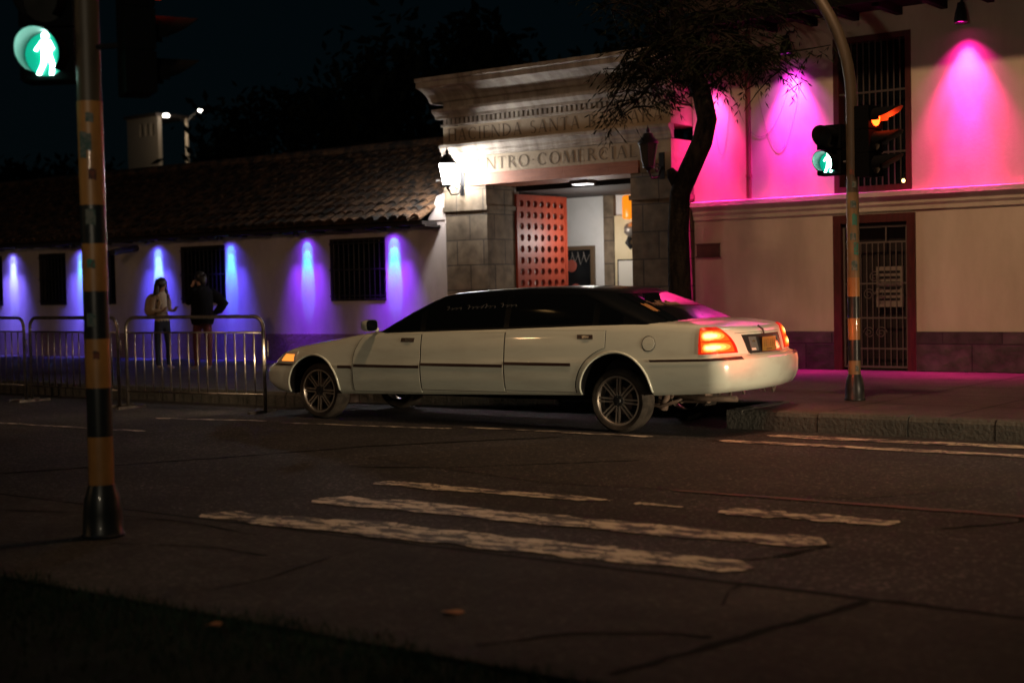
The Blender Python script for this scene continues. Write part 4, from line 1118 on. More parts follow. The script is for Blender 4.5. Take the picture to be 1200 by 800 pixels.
path.append((path[-1][0] - 1.5, 0, path[-1][2] + .27)); path.append((path[-1][0] - 1.5, 0, path[-1][2] + .27))
banded_pole(rp, .068, bandsR, 'far signal pole with arched top and stickered shaft in front of the red door', path, stR, .30)
ped_head((-6.99, 15.46, 2.95), radians(-92), 'small green pedestrian signal on the arched far pole', .29, .29, True)
veh_head((-6.50, 15.62, 3.44), radians(-8), 'vehicle signal glowing red on the arched far pole', vis=.34)
bracket(None, [(-6.82, 15.54, 2.95), (-6.86, 15.52, 2.95)], 'short dark arm holding the small green pedestrian signal to the far pole')
bracket(None, [(-6.68, 15.56, 3.05), (-6.64, 15.58, 3.05)], 'short dark arm holding the red lit vehicle signal to the far pole')
lamp('green_signal_light', 'POINT', (-8.05, 5.61, 3.183), (.0, 1, .62), .8, size=.05)
lamp('green_signal_light', 'POINT', (-7.00, 15.36, 2.95), (.0, 1, .62), .55, size=.04)
lamp('red_signal_light', 'POINT', (-6.40, 15.60, 3.44), (1, .045, .006), 7, size=.03)

# tall street lamp over the road, its head above the image edge: the warm key light
sl = thing('street_lamp', (-4.0, -2.2, .085), 'sodium street lamp hung on a wire across the road above the image edge', 'street lamp')
MB().tube([(0, 0, 0), (0, 0, 6), (0, 0, 13.6)], [.16, .12, .09], 12).build('shaft', M['iron'], sl, local=True, smooth=True)
MB().tube([(0, 0, 13.5), (-1.1, 8.5, 13.15), (-1.7, 13.05, 13.1), (-2.4, 18, 13.2), (-3.6, 27.5, 13.7)], .012, 5).build('span_wire', M['iron'], sl, local=True)
m = MB(); m.lathe([(.001, .12), (.03, .1), (.14, .07), (.2, -.02), (.19, -.05)], seg=14, c=(-1.7, 13.05, 12.98)); m.build('lamp_head', M['iron'], sl, local=True, smooth=True)
m = MB(); m.lathe([(.18, -.05), (.10, -.08), (.001, -.09)], seg=14, c=(-1.7, 13.05, 12.98)); m.build('lamp_lens', emis('sodium_lens', (1, .56, .2), 30), sl, local=True, smooth=True)
lamp('street_lamp_light', 'SPOT', (-5.7, 10.85, 12.85), (1, .57, .30), 3600, (-3, 16.5, 0), size=.42, angle=128, blend=1)
# floodlight on a short post across the street, behind the camera
sf = thing('yard_floodlight', (-2.5, -1.6, .085), 'short post floodlight across the street behind the viewer', 'floodlight')
MB().tube([(0, 0, 0), (0, 0, 3.1)], .05, 10).build('shaft', M['iron'], sf, local=True, smooth=True)
MB().box(-.2, .2, -.16, .0, 3.05, 3.4).build('housing', M['iron'], sf, local=True)
MB().box(-.17, .17, .002, .01, 3.09, 3.36).build('lens', emis('flood_lens', (1, .66, .38), 2), sf, local=True)
lamp('yard_flood_light', 'SPOT', (-2.5, -1.55, 3.31), (1, .82, .58), 600, (-10.5, 21, 2.6), size=.12, angle=62, blend=1, spec=.15)
# second street lamp on the near pavement, beyond the image edge
s2 = thing('street_lamp', (-14.5, 4.2, .085), 'sodium street lamp on the near pavement beyond the banded pole and the image edge', 'street lamp')
MB().tube([(0, 0, 0), (0, 0, 3), (0, 0, 5.0), (.1, .5, 5.4), (.2, 1.6, 5.6)], [.12, .1, .07, .06, .05], 10).build('shaft', M['iron'], s2, local=True, smooth=True)
m = MB(); m.lathe([(.001, .1), (.14, .07), (.2, -.02), (.19, -.05)], seg=14, c=(.2, 1.8, 5.6)); m.build('lamp_head', M['iron'], s2, local=True, smooth=True)
m = MB(); m.lathe([(.18, -.05), (.10, -.08), (.001, -.09)], seg=14, c=(.2, 1.8, 5.6)); m.build('lamp_lens', emis('sodium_lens_two', (1, .56, .2), 30), s2, local=True, smooth=True)
lamp('street_lamp_light', 'SPOT', (-14.3, 6.0, 5.45), (1, .58, .34), 480, (-21, 19, -1.2), size=.12, angle=92, blend=.8)
s3 = thing('street_lamp', (-26.5, -12.5, 0), 'sodium street lamp across the street far behind the viewer', 'street lamp')
MB().tube([(0, 0, 0), (0, 0, 4), (0, 0, 8.6)], [.12, .09, .07], 12).build('shaft', M['iron'], s3, local=True, smooth=True)
m = MB(); m.lathe([(.001, .3), (.2, .25), (.27, .05), (.2, -.14), (.07, -.2)], seg=16, c=(0, 0, 8.75)); m.build('lamp_globe', emis('sodium_globe', (1, .6, .25), 90), s3, local=True, smooth=True)
lamp('street_lamp_light', 'POINT', (-26.4, -12.1, 8.75), (1, .58, .30), 160, size=.3, spec=1)
# low beams of traffic waiting beyond the image edge
for yy in (10.9, 12.15):
    lamp('traffic_low_beam', 'SPOT', (5.0, yy, .70), (1, .76, .50), 3300, (-7, yy + .9, .55), size=.07, angle=32, blend=1)

# ------------------------------------------------------------------ limousine
CAR_A = atan2(-.035, -1)
car = thing('limousine', (-8.3, 12.83 + .875, 0), 'white stretch limousine with black roof and windows waiting at the kerb', 'limousine', None, CAR_A)
CW = WORLD['limousine']
def interp(tab, x):
    if x <= tab[0][0]: return tab[0][1]
    for (a, b), (c, d) in zip(tab, tab[1:]):
        if x <= c:
            t = (x - a) / (c - a); t = t * t * (3 - 2 * t) if False else t
            return b + (d - b) * t
    return tab[-1][1]
def trimz(x): return .757 - .026 * x
def zbot(x):
    z = .405 - .021 * x if x > -.42 else .413 + (-.42 - x) * .055
    if x > 4.7: z = max(z, .305 + (x - 4.7) * .08)
    return z
ZD = [(-1.45, 1.03), (-1.3, 1.085), (-1.15, 1.125), (-.9, 1.155), (-.5, 1.172), (-.2, 1.172), (.24, 1.162), (1.45, 1.122), (2.6, 1.092), (3.2, 1.075), (3.5, 1.052), (3.8, 1.01), (4.2, .95), (4.6, .89), (4.9, .83), (5.05, .79), (5.2, .73), (5.4, .68)]
def zdeck(x): return interp(ZD, x)
# levels: z function, rear end, front end, half width, rear corner radius, front corner radius
def lev(f): return f
LV = [
 (lambda x: zbot(x), -1.24, 5.18, .885, 0.18, .42),
 (lambda x: zbot(x) + .025, -1.29, 5.26, .925, 0.19, .46),
 (lambda x: zbot(x) + .07, -1.32, 5.32, .950, 0.2, .48),
 (lambda x: zbot(x) + .45 * (trimz(x) - zbot(x)), -1.345, 5.375, .970, 0.21, .50),
 (lambda x: trimz(x) - .06, -1.345, 5.37, .978, 0.21, .50),
 (lambda x: trimz(x), -1.335, 5.35, .980, 0.21, .50),
 (lambda x: trimz(x) + .028, -1.3, 5.30, .976, 0.2, .49),
 (lambda x: trimz(x) + .042, -1.235, 5.24, .972, 0.16, .47),
 (lambda x: trimz(x) + .056, -1.21, 5.215, .970, 0.14, .46),
 (lambda x: .60 * (trimz(x) + .056) + .40 * max(zdeck(x), trimz(x) + .075), -1.185, 5.17, .958, 0.13, .45),
 (lambda x: .25 * (trimz(x) + .056) + .75 * max(zdeck(x), trimz(x) + .075), -1.155, 5.11, .938, 0.13, .44),
 (lambda x: .08 * (trimz(x) + .056) + .92 * max(zdeck(x), trimz(x) + .075), -1.13, 5.06, .920, 0.12, .43),
 (lambda x: max(zdeck(x), trimz(x) + .075), -1.09, 5.01, .893, 0.12, .41),
 (lambda x: max(zdeck(x), trimz(x) + .075) + .012, -1.03, 4.93, .84, 0.12, .38),
 (lambda x: max(zdeck(x), trimz(x) + .075) + .030, -0.9, 4.74, .66, 0.14, .3),
 (lambda x: max(zdeck(x), trimz(x) + .075) + .042, -0.78, 4.55, .34, 0.12, .16),
]
SIDE_N = 110
def outline(xr, xf, w_, rr, rf, bow_r=.20, bow_f=.07):
    """half outline, from the rear centre to the front centre, y >= 0"""
    pts = []
    for i in range(8): pts.append((xr, (w_ - rr) * i / 8))
    for i in range(10):
        a = pi / 2 * i / 10; pts.append((xr + rr - rr * cos(a), w_ - rr + rr * sin(a)))
    for i in range(SIDE_N): pts.append((xr + rr + (xf - rf - xr - rr) * i / SIDE_N, w_))
    for i in range(10):
        a = pi / 2 * i / 10; pts.append((xf - rf + rf * sin(a), w_ - rf + rf * cos(a)))
    for i in range(9): pts.append((xf, (w_ - rf) * (1 - i / 8)))
    out = []
    for x, y in pts:
        k = 1 - (y / w_) ** 2
        # ends are gently bowed
        if x < xr + rr: x -= bow_r * (k - (1 - ((w_ - rr) / w_) ** 2)) * (1 if y < w_ - rr else 0)
        if x > xf - rf: x += bow_f * (k - (1 - ((w_ - rf) / w_) ** 2)) * (1 if y < w_ - rf else 0)
        out.append((x, y))
    return out
OUT = [outline(*l[1:]) for l in LV]
NU = len(OUT[0])
def Sj(u, j):
    i = min(int(u), NU - 2); t = u - i; a, b = OUT[j][i], OUT[j][i + 1]
    x = a[0] + (b[0] - a[0]) * t; y = a[1] + (b[1] - a[1]) * t
    return Vector((x, y, LV[j][0](x)))
def Sz(u, z, j0=0, j1=12):
    p = Sj(u, j0)
    if z <= p.z: return Vector((p.x, p.y, z))
    for j in range(j0, j1):
        q = Sj(u, j + 1)
        if z <= q.z + 1e-9:
            t = (z - p.z) / max(1e-6, q.z - p.z); return p.lerp(q, t)
        p = q
    return p
def Sn(u, z):
    e = .35; a = Sz(max(0, u - e), z); b = Sz(min(NU - 1, u + e), z); c = Sz(u, z - .02); d = Sz(u, z + .02)
    n = (b - a).cross(d - c); n.normalize()
    mid = Vector((2, 0, n.z))
    p = Sz(u, z)
    if n.dot(Vector((p.x - (2 if abs(p.x - 2) > 2.9 else p.x), p.y, .0))) < 0: n = -n
    return n
def u_at_x(x, z):
    lo, hi = 6.0, NU - 8.0
    for _ in range(40):
        mid = (lo + hi) / 2
        if Sz(mid, z).x < x: lo = mid
        else: hi = mid
    return (lo + hi) / 2
def u_at_y_rear(y):
    lo, hi = 0., 17.9
    for _ in range(40):
        mid = (lo + hi) / 2
        if Sz(mid, .95).y < y: lo = mid
        else: hi = mid
    return (lo + hi) / 2
def on_body(u, z, off=0., side=1):
    p = Sz(u, z) + Sn(u, z) * off
    return Vector((p.x, p.y * side, p.z))
def patch(name, mats, parent, ulo, uhi, zs, nu, off, side=1, skirt=.012, mi=0, border=0):
    """a panel following the body: ulo/uhi functions of z"""
    rows = []
    for z in zs:
        a, b = ulo(z), uhi(z); rows.append([on_body(a + (b - a) * k / nu, z, off, side) for k in range(nu + 1)])
    m = MB(); m.grid(rows, mi)
    # skirt down to the body
    ring = rows[0] + [r[-1] for r in rows[1:]] + rows[-1][-2::-1] + [r[0] for r in rows[-2:0:-1]]
    def back(p):
        q = Vector(p); cdir = Vector((0, -side, 0)) if abs(q.y) > .8 else Vector((1 if q.x < 0 else -1, 0, 0))
        return q + cdir * skirt
    m.grid([ring, [back(p) for p in ring]], mi, close=True)
    return m.build(name, mats, parent, smooth=True, local=True, angle=40)

# body shell with wheel arches cut out
m = MB(); rows = []
for j in range(len(LV)):
    h = [Vector((x, y, LV[j][0](x))) for x, y in OUT[j]]
    rows.append(h + [Vector((p.x, -p.y, p.z)) for p in h[-2:0:-1]])
m.grid(rows, 0, close=True)
nR = len(rows[0])
def cap(row, mi):
    n = NU
    for i in range(n - 1):
        a, b = row[i], row[i + 1]; c = row[-(i + 1)] if i + 1 < n - 1 else row[i + 1]; d = row[-i] if i > 0 else row[0]
        if i == 0: m.add([a, b, c], [(0, 1, 2)], mi)
        elif i == n - 2: m.add([a, b, d], [(0, 1, 2)], mi)
        else: m.add([a, b, c, d], [(0, 1, 2, 3)], mi)
cap(rows[0], 1); cap(rows[-1], 0)
me = bpy.data.meshes.new('shell'); me.from_pydata([tuple(v) for v in m.v], [], m.f); me.polygons.foreach_set('material_index', m.m)
bm = bmesh.new(); bm.from_mesh(me); bmesh.ops.remove_doubles(bm, verts=bm.verts, dist=1e-5); bmesh.ops.recalc_face_normals(bm, faces=bm.faces); bm.to_mesh(me); bm.free()
for mm in (M['car_white'], M['car_under']): me.materials.append(mm)
shell = bpy.data.objects.new('shell', me); COL.objects.link(shell)
cuts = []
for cx, cz, rr in ((-.02, .425, .445), (4.325, .385, .415)):
    for s in (1, -1):
        c = MB(); c.lathe([(.001, .50 * s), (rr, .50 * s), (rr, 1.3 * s), (.001, 1.3 * s)], c=(cx, 0, cz), axis='y', seg=56, mi=1)
        cm = bpy.data.meshes.new('cut'); cm.from_pydata([tuple(v) for v in c.v], [], c.f)
        bm = bmesh.new(); bm.from_mesh(cm); bmesh.ops.remove_doubles(bm, verts=bm.verts, dist=2e-3); bmesh.ops.recalc_face_normals(bm, faces=bm.faces); bm.to_mesh(cm); bm.free()
        cm.materials.append(M['car_white']); cm.materials.append(M['car_under']); cm.polygons.foreach_set('material_index', [1] * len(cm.polygons))
        o = bpy.data.objects.new('cut', cm); COL.objects.link(o); cuts.append(o)
        b = shell.modifiers.new('b', 'BOOLEAN'); b.operation = 'DIFFERENCE'; b.object = o; b.solver = 'EXACT'
dg = bpy.context.evaluated_depsgraph_get(); dg.update()
full = bpy.data.meshes.new_from_object(shell.evaluated_get(dg))
for o in cuts + [shell]: bpy.data.objects.remove(o)
def keep(name, test, parent):
    nm = full.copy(); nm.name = name
    bm = bmesh.new(); bm.from_mesh(nm)
    bmesh.ops.delete(bm, geom=[f for f in bm.faces if not test(f)], context='FACES')
    for f in bm.faces: f.smooth = True
    for e in bm.edges:
        if len(e.link_faces) == 2 and (e.calc_face_angle(0) > radians(38) or e.link_faces[0].material_index != e.link_faces[1].material_index): e.smooth = False
    bm.to_mesh(nm); bm.free()
    o = bpy.data.objects.new(name, nm); COL.objects.link(o); o.parent = parent; WORLD[o.name] = CW.copy(); return o
def is_rb(f): c = f.calc_center_median(); return f.material_index == 0 and c.x < -.3 and c.z < trimz(c.x) + .043
def is_fb(f): c = f.calc_center_median(); return f.material_index == 0 and c.x > 4.5 and c.z < trimz(c.x) + .043
body = keep('body', lambda f: not is_rb(f) and not is_fb(f), car)
rbp = keep('rear_bumper', is_rb, car); fbp = keep('front_bumper', is_fb, car)
bpy.data.meshes.remove(full)

# doors and the stretch panel (near and far side)
def zr(a, b, n): return [a + (b - a) * i / n for i in range(n + 1)]
def arch_x(z, cx, cz, rr): return cx + sqrt(max(0, rr * rr - (z - cz) ** 2))
def seam_front(z): return 3.66 - .20 * max(0, (z - .72) / .36) ** 2
for s in (1, -1):
    for nm, fx0, fx1 in (('front_door', lambda z: 2.625, seam_front), ('stretch_panel', lambda z: 1.425, lambda z: 2.605),
                        ('rear_door', lambda z: max(.10 if z > .83 else 0, arch_x(z, -.02, .425, .505) if z < .92 else .10), lambda z: 1.405)):
        z0 = {'front_door': .375, 'stretch_panel': .415, 'rear_door': .435}[nm]; z1 = {'front_door': 1.052, 'stretch_panel': 1.075, 'rear_door': 1.10}[nm]
        lo = (lambda f: (lambda z: u_at_x(f(z) - .012, z)))(fx0); hi = (lambda f: (lambda z: u_at_x(f(z) + .012, z)))(fx1)
        lo2 = (lambda f: (lambda z: u_at_x(f(z), z)))(fx0); hi2 = (lambda f: (lambda z: u_at_x(f(z), z)))(fx1)
        d = patch(nm, [M['car_white']], car, lo2, hi2, zr(z0, z1, 22), 30, .0055, s)
        patch('door_gap', [M['car_seam']], d, lo, hi, zr(z0 - .008, z1 + .004, 22), 30, .0015, s)
        if nm != 'stretch_panel':
            hx = 2.82 if nm == 'front_door' else .35; hz = .985 if nm == 'front_door' else 1.03
            u0, u1 = u_at_x(hx - .10, hz), u_at_x(hx + .10, hz)
            h = patch('handle', [M['car_trim']], d, lambda z: u0, lambda z: u1, zr(hz - .022, hz + .026, 3), 6, .009, s)
            uu = u_at_x(hx - .06, hz); uv = u_at_x(hx + .03, hz)
            patch('handle_pull', [M['chrome']], h, lambda z: uu, lambda z: uv, zr(hz - .012, hz + .012, 2), 5, .022, s)
# side mouldings
for s in (1, -1):
    for x0, x1 in ((.52, 1.40), (1.43, 2.60), (2.63, 3.64), (3.68, 3.90)):
        patch('side_moulding', [M['car_trim']], car, lambda z: u_at_x(x0, z), lambda z: u_at_x(x1, z), zr(trimz(x0) - .022 if 0 else trimz((x0 + x1) / 2) - .016, trimz((x0 + x1) / 2) + .016, 2), 14, .013, s)
    # rear bumper rub strip, wrapping the corner
    ub = u_at_x(-.47, .76)
    m = MB(); n = 40; A = []; B = []
    for k in range(n + 1):
        u = 6.5 + (ub - 6.5) * k / n; p = Sz(u, trimz(Sj(u, 5).x)); A.append(on_body(u, trimz(p.x) + .002, .008, s)); B.append(on_body(u, trimz(p.x) + .024, .012, s))
    m.grid([A, B]); m.build('bumper_strip', M['car_trim'], rbp, local=True, smooth=True)
# wheel arch lips
for s in (1, -1):
    for cx, cz, rr in ((-.02, .425, .447), (4.325, .385, .417)):
        m = MB(); pts = []
        for k in range(41):
            a = radians(-18) + radians(216) * k / 40; x = cx + rr * cos(a); z = cz + rr * sin(a)
            if z < zbot(x) + .01: continue
            p = Sz(u_at_x(x, z), z); pts.append((p.x, (p.y + .002) * s, p.z))
        m.tube(pts, .014, 6); m.build('arch_lip', M['car_white'], body, local=True, smooth=True)
# fuel flap
m = MB(); cx, cz = -.44, .965
ring = lambda r, off: [on_body(u_at_x(cx + r * cos(a), cz + r * sin(a)), cz + r * sin(a), off, 1) for a in [2 * pi * k / 26 for k in range(26)]]
m.grid([ring(.082, .001), ring(.082, .0035), ring(.074, .0035)], 1, close=True); m.grid([ring(.074, .0035), ring(.072, .006), ring(.05, .0062), ring(.004, .0062)], 0, close=True)
m.build('fuel_flap', [M['car_white'], M['car_seam']], body, local=True, smooth=True, angle=50)

# tail lamps: lens wrapping the rear corner, bright segments within
def uarc(deg): return 8 + 10 * deg / 90.
for s in (1, -1):
    top, bot = 1.125, .858
    def edge_in(z):     # inner edge curves inward as it drops
        t = (z - bot) / (top - bot); return u_at_y_rear(.58 + .20 * t ** 2.3)
    def edge_out(z): return u_at_x(-1.03 + .015 * (z - bot), z) if True else 0
    tl = patch('tail_lamp', [M['tail_red']], car, edge_in, edge_out, zr(bot, top, 14), 14, .010, s)
    yin = lambda z: .58 + .20 * ((z - bot) / (top - bot)) ** 2.3
    def uf(f, z):
        if f < .5: return u_at_y_rear(yin(z) + (.945 - yin(z)) * f * 2)
        u0 = u_at_y_rear(.945); return u0 + (edge_out(z) - u0) * (f - .5) * 2
    for z0, z1 in ((.874, .976), (.986, 1.095)):
        sg = patch('reflector', [M['tail_orange']], tl, lambda z: uf(.07, z), lambda z: uf(.90, z), zr(z0, z1, 6), 12, .0120, s, skirt=.002)
        zc = (z0 + z1) / 2
        for q, (kr, mt) in enumerate(((1.0, 'tail_warm'), (.74, 'tail_mid'), (.45, 'tail_hot'))):
            hz = (z1 - z0) * .44 * kr
            def ov(sg_, z, hz=hz, kr=kr):
                return uf(min(.88, max(.08, .46 - .9 * (z - zc) + sg_ * .34 * kr * sqrt(max(0.02, 1 - ((z - zc) / hz) ** 2)))), z)
            patch('bulb', [M[mt]], sg, lambda z: ov(-1, z), lambda z: ov(1, z), zr(zc - hz, zc + hz, 8), 8, .0140 + .0015 * q, s, skirt=.001)
# number plate panel
PZ0, PZ1 = .835, 1.035
def rear_pt(y, z, off):
    u = u_at_y_rear(abs(y)); p = on_body(u, z, off, 1 if y >= 0 else -1); return p
def rear_patch(name, mt, parent, f0, f1, z0, z1, off, ny=14, nz=6, skirt=.012):
    rows = []
    for i in range(nz + 1):
        z = z0 + (z1 - z0) * i / nz; a, b = f0(z), f1(z); rows.append([rear_pt(a + (b - a) * k / ny, z, off) for k in range(ny + 1)])
    m = MB(); m.grid(rows); ring = rows[0] + [r[-1] for r in rows[1:]] + rows[-1][-2::-1] + [r[0] for r in rows[-2:0:-1]]
    m.grid([ring, [p + Vector((skirt, 0, 0)) for p in ring]], close=True)
    return m.build(name, mt, parent, smooth=True, local=True, angle=40)
hw = lambda z: .40 + .05 * (z - PZ0) / (PZ1 - PZ0)
pp = rear_patch('plate_panel', M['blackp'], car, lambda z: -hw(z), lambda z: hw(z), PZ0, PZ1, .012, 20)
for a, b in ((.22, .36), (-.36, -.20)):
    r_ = rear_patch('reversing_lamp', mat('smoked_lens', (.09, .10, .10), .12, spec=.7), pp, lambda z: a, lambda z: b, .862, 1.01, .017, 5, 3, .004)
    rear_patch('lamp_insert', mat('pale_reflector', (.6, .52, .45), .2), r_, lambda z: a + .05 + .3 * (z - .87), lambda z: b - .01 + .1 * (z - .87), .872, .895, .020, 4, 1, .003)
    rear_patch('lamp_insert', M['chrome'], r_, lambda z: a + .03, lambda z: a + .09, .955, .972, .020, 4, 1, .003)
# the flat number plate
pl = empty('number_plate', (0, 0, 0)); pl.parent = car; WORLD[pl.name] = CW.copy()
bpy.data.objects.remove(pl)
px = rear_pt(0, .93, 0).x - .032
m = MB(); m.box(px - .003, px + .003, -.165, .165, .858, 1.008); npz = m.build('number_plate', M['plate'], car, local=True)
m = MB()
def ch(y, polys, z0, h, wd):
    for e, p in enumerate(polys): m.poly([(px - .0035 - .0002 * (e % 4), y - q[0] * wd, z0 + q[1] * h) for q in p])
DG = {'6': arc(.35, .3, .32, .32, 0, 360, .14, .12, 14) + diag(.16, .3, .42, 1, .15), '8': arc(.35, .75, .26, .26, 0, 360, .13, .12, 12) + arc(.35, .27, .31, .29, 0, 360, .14, .12, 12), '1': stem(.35, .15, ser=False), '4': stem(.5, .14, ser=False) + bar(.0, .7, .3, .12) + diag(.08, .3, .46, 1, .13),
      'U': stem(.1, .14, .25, 1, False) + stem(.62, .14, .25, 1, False) + arc(.36, .3, .33, .3, 180, 360, .14, .12, 10), 'E': GL['E'][1], 'B': GL['B'][1], 'T': GL['T'][1]}
for i, c in enumerate('BUT'): ch(.138 - i * .046, DG[c], .905, .075, .042)
for i, c in enumerate('684'): ch(-.012 - i * .046, DG[c], .905, .075, .042)
m.box(px - .0034, px - .0031, -.07, .07, .872, .884)
m.build('plate_lettering', M['plate_ink'], npz, local=True)
m = MB(); m.tube([rear_pt(.02, 1.03, .02), rear_pt(.02, 1.065, .03), rear_pt(.05, 1.10, .035)], .011, 8); m.build('boot_handle', M['car_trim'], car, local=True)
m = MB(); pts = [rear_pt(y, 1.09 if 0 else 1.06, .0018) for y in [-.55 + .05 * k for k in range(23)]]
m.grid([pts, [p + Vector((-.0004, 0, -.007)) for p in pts]]); m.build('boot_seam', M['car_seam'], body, local=True)

# headlamps and grille
for s in (1, -1):
    a0, a1 = NU - 19.5, NU - 8.0
    lo = lambda z: a0 - 4 * (z - .70); hi = lambda z: a1
    hl = patch('headlamp', [M['head_clear']], car, lambda z: a0 - 2.5 + 9 * (z - .70), hi, zr(.705, .835, 8), 12, .010, s)
    patch('amber_marker', [M['head_amber']], hl, lambda z: a0 - 1.6 + 8 * (z - .70), lambda z: a0 + 2.2, zr(.715, .80, 6), 8, .0125, s, skirt=.003)
    m = MB(); n = 12
    A = [on_body(a0 - 2 + 11 * k / n, .685, .006, s) for k in range(n + 1)]; B = [on_body(a0 - 2 + 11 * k / n, .660, .008, s) for k in range(n + 1)]
    m.grid([A, B]); m.build('bumper_strip', M['car_trim'], fbp, local=True)
m = MB()
rows = []
for z in (.60, .68, .76, .80): rows.append([on_body(u_, z, .02, sd) for u_, sd in [(NU - 1 - k, 1) for k in (5, 4, 3, 2, 1, 0)] + [(NU - 1 - k, -1) for k in (1, 2, 3, 4, 5)]])
m.grid(rows); m.build('radiator_grille', M['chrome'], car, local=True, smooth=True)
# mirrors
for s in (1, -1):
    c = Vector((3.30, 1.06 * s, 1.165)); m = MB()
    rows = []
    for x, k in ((-.035, 1.0), (.02, 1.02), (.07, .8), (.10, .35)):
        rows.append([(c.x + x, c.y + .105 * k * math.copysign(abs(cos(a)) ** .6, cos(a)), c.z + .07 * k * math.copysign(abs(sin(a)) ** .6, sin(a))) for a in [2 * pi * i / 20 for i in range(20)]])
    m.grid(rows, close=True); m.tube([(3.32, .90 * s, 1.11), (3.32, .98 * s, 1.13)], .03, 8)
    mr = m.build('mirror', M['car_white'], car, local=True, smooth=True, angle=50)
    m = MB(); m.poly([(c.x - .0345, c.y + .098 * math.copysign(abs(cos(a)) ** .6, cos(a)), c.z + .064 * math.copysign(abs(sin(a)) ** .6, sin(a))) for a in [2 * pi * i / 20 for i in range(20)]])
    m.build('mirror_glass', M['car_glass'], mr, local=True)

# greenhouse
def zroof(x): return interp([(-.2, 1.50), (.1, 1.525), (.35, 1.548), (.86, 1.570), (1.3, 1.570), (1.8, 1.552), (2.2, 1.532), (2.45, 1.512), (2.7, 1.48)], x)
GV = [(-.74, 3.46, .902, .34, .26, 0.), (-.62, 3.33, .893, .36, .26, .12), (-.30, 2.98, .842, .40, .27, .50), (.0, 2.70, .780, .42, .27, .80), (.14, 2.56, .735, .42, .27, .915), (.27, 2.42, .665, .40, .26, .965), (.55, 2.15, .46, .3, .2, .99), (.85, 1.85, .18, .12, .1, 1.)]
GO = [outline(g[0], g[1], g[2], g[3], g[4], .10, .14) for g in GV]
def gz(x, f, xr, xf):
    xm = min(max(x, -.05), 2.62)
    return (zdeck(min(max(x, -.9), 3.6)) - .012) * (1 - f) + (zroof(xm) + .018) * f
def Gp(u, v, off=0., side=1):
    def raw(u, v):
        j = 0
        while j < len(GV) - 2 and v > GV[j + 1][5]: j += 1
        t = (v - GV[j][5]) / (GV[j + 1][5] - GV[j][5]); i = min(int(u), NU - 2); k = u - i
        def at(j): a, b = GO[j][i], GO[j][i + 1]; x = a[0] + (b[0] - a[0]) * k; return Vector((x, a[1] + (b[1] - a[1]) * k, gz(x, GV[j][5], GV[j][0], GV[j][1])))
        return at(j).lerp(at(j + 1), t)
    p = raw(u, v)
    if off:
        n = (raw(min(NU - 1, u + .3), v) - raw(max(0, u - .3), v)).cross(raw(u, min(1, v + .02)) - raw(u, max(0, v - .02))).normalized()
        if n.z < 0: n = -n
        p = p + n * off
    return Vector((p.x, p.y * side, p.z))
m = MB(); rows = []
VV = [0, .06, .12, .25, .38, .5, .65, .8, .86, .915, .94, .965, .978, .99, .995, 1.]
for v in VV:
    h = [Gp(u, v) for u in range(NU)]; rows.append(h + [Vector((p.x, -p.y, p.z)) for p in h[-2:0:-1]])
m.grid(rows, 0, close=True); cap(rows[-1], 0)
m.build('roof', M['car_vinyl'], car, local=True, smooth=True, angle=45)
def gpatch(name, mt, parent, ulo, uhi, v0, v1, nu=16, nv=8, off=.005, side=1):
    rows = [[Gp(ulo(v) + (uhi(v) - ulo(v)) * k / nu, v, off, side) for k in range(nu + 1)] for v in [v0 + (v1 - v0) * i / nv for i in range(nv + 1)]]
    m = MB(); m.grid(rows); ring = rows[0] + [r[-1] for r in rows[1:]] + rows[-1][-2::-1] + [r[0] for r in rows[-2:0:-1]]
    m.grid([ring, [p + Vector((0, -.01 * side if abs(p.y) > .3 else 0, -.006)) for p in ring]], close=True)
    return m.build(name, mt, parent, local=True, smooth=True, angle=40)
def gu(x, v):
    lo, hi = 18., NU - 19.
    for _ in range(30):
        mid = (lo + hi) / 2
        if Gp(mid, v).x < x: lo = mid
        else: hi = mid
    return (lo + hi) / 2
for s in (1, -1):
    for x0, x1, lb in ((2.66, None, 0), (1.46, 2.58, 1), (.28, 1.38, 0), (-.10, .20, 0)):
        lo = lambda v: gu(x0, v); hi = (lambda v: gu(x1, v)) if x1 else (lambda v: gu(3.22 - .78 * v, v))
        sw = gpatch('side_window', M['side_glass'], car, lo, hi, .06, .80, 16, 8, .005, s)
gpatch_full = None
def span_patch(name, mt, ucen, ued, v0, v1, off=.005):
    rows = []
    for v in [v0 + (v1 - v0) * i / 10 for i in range(11)]:
        h = [Gp(ucen + (ued - ucen) * k / 12, v, off, 1) for k in range(13)]; rows.append([Vector((p.x, -p.y, p.z)) for p in h[:0:-1]] + h)
    m = MB(); m.grid(rows); return m.build(name, mt, car, local=True, smooth=True)
rw = span_patch('rear_window', M['car_glass'], 0, 12.0, .05, .86)
span_patch('windscreen', M['car_glass'], NU - 1, NU - 12.5, .05, .86)
# script lettering on the glass
def scribble(f, n, amp, seed, words):
    rn = random.Random(seed); out = []
    x = 0
    for wl in words:
        pts = []
        for k in range(wl * 9):
            t = k / 9.; pts.append((x + t * .062 + .018 * sin(2 * pi * t), amp * (.5 + .42 * sin(2 * pi * t + .7)) * (1.9 if (k // 9) % 4 == 0 else 1)))
        out.append(pts); x += wl * .062 + .05
    return out
m = MB()
for pts in scribble(None, 0, .045, 3, (4, 7, 4)):
    m.tube([Gp(gu(2.32 - px_, .52 + pz), .52 + pz * 1.3, .009, 1) for px_, pz in pts], .0042, 4)
m.build('window_lettering', M['decal'], sw if False else car, local=True)
m = MB()
for pts in scribble(None, 0, .08, 5, (5, 8)):
    m.tube([Gp(max(0., 9.5 - px_ * 11), .50 + pz, .010, 1) for px_, pz in pts], .006, 4)
m.build('window_lettering', M['decal_warm'], rw, local=True)
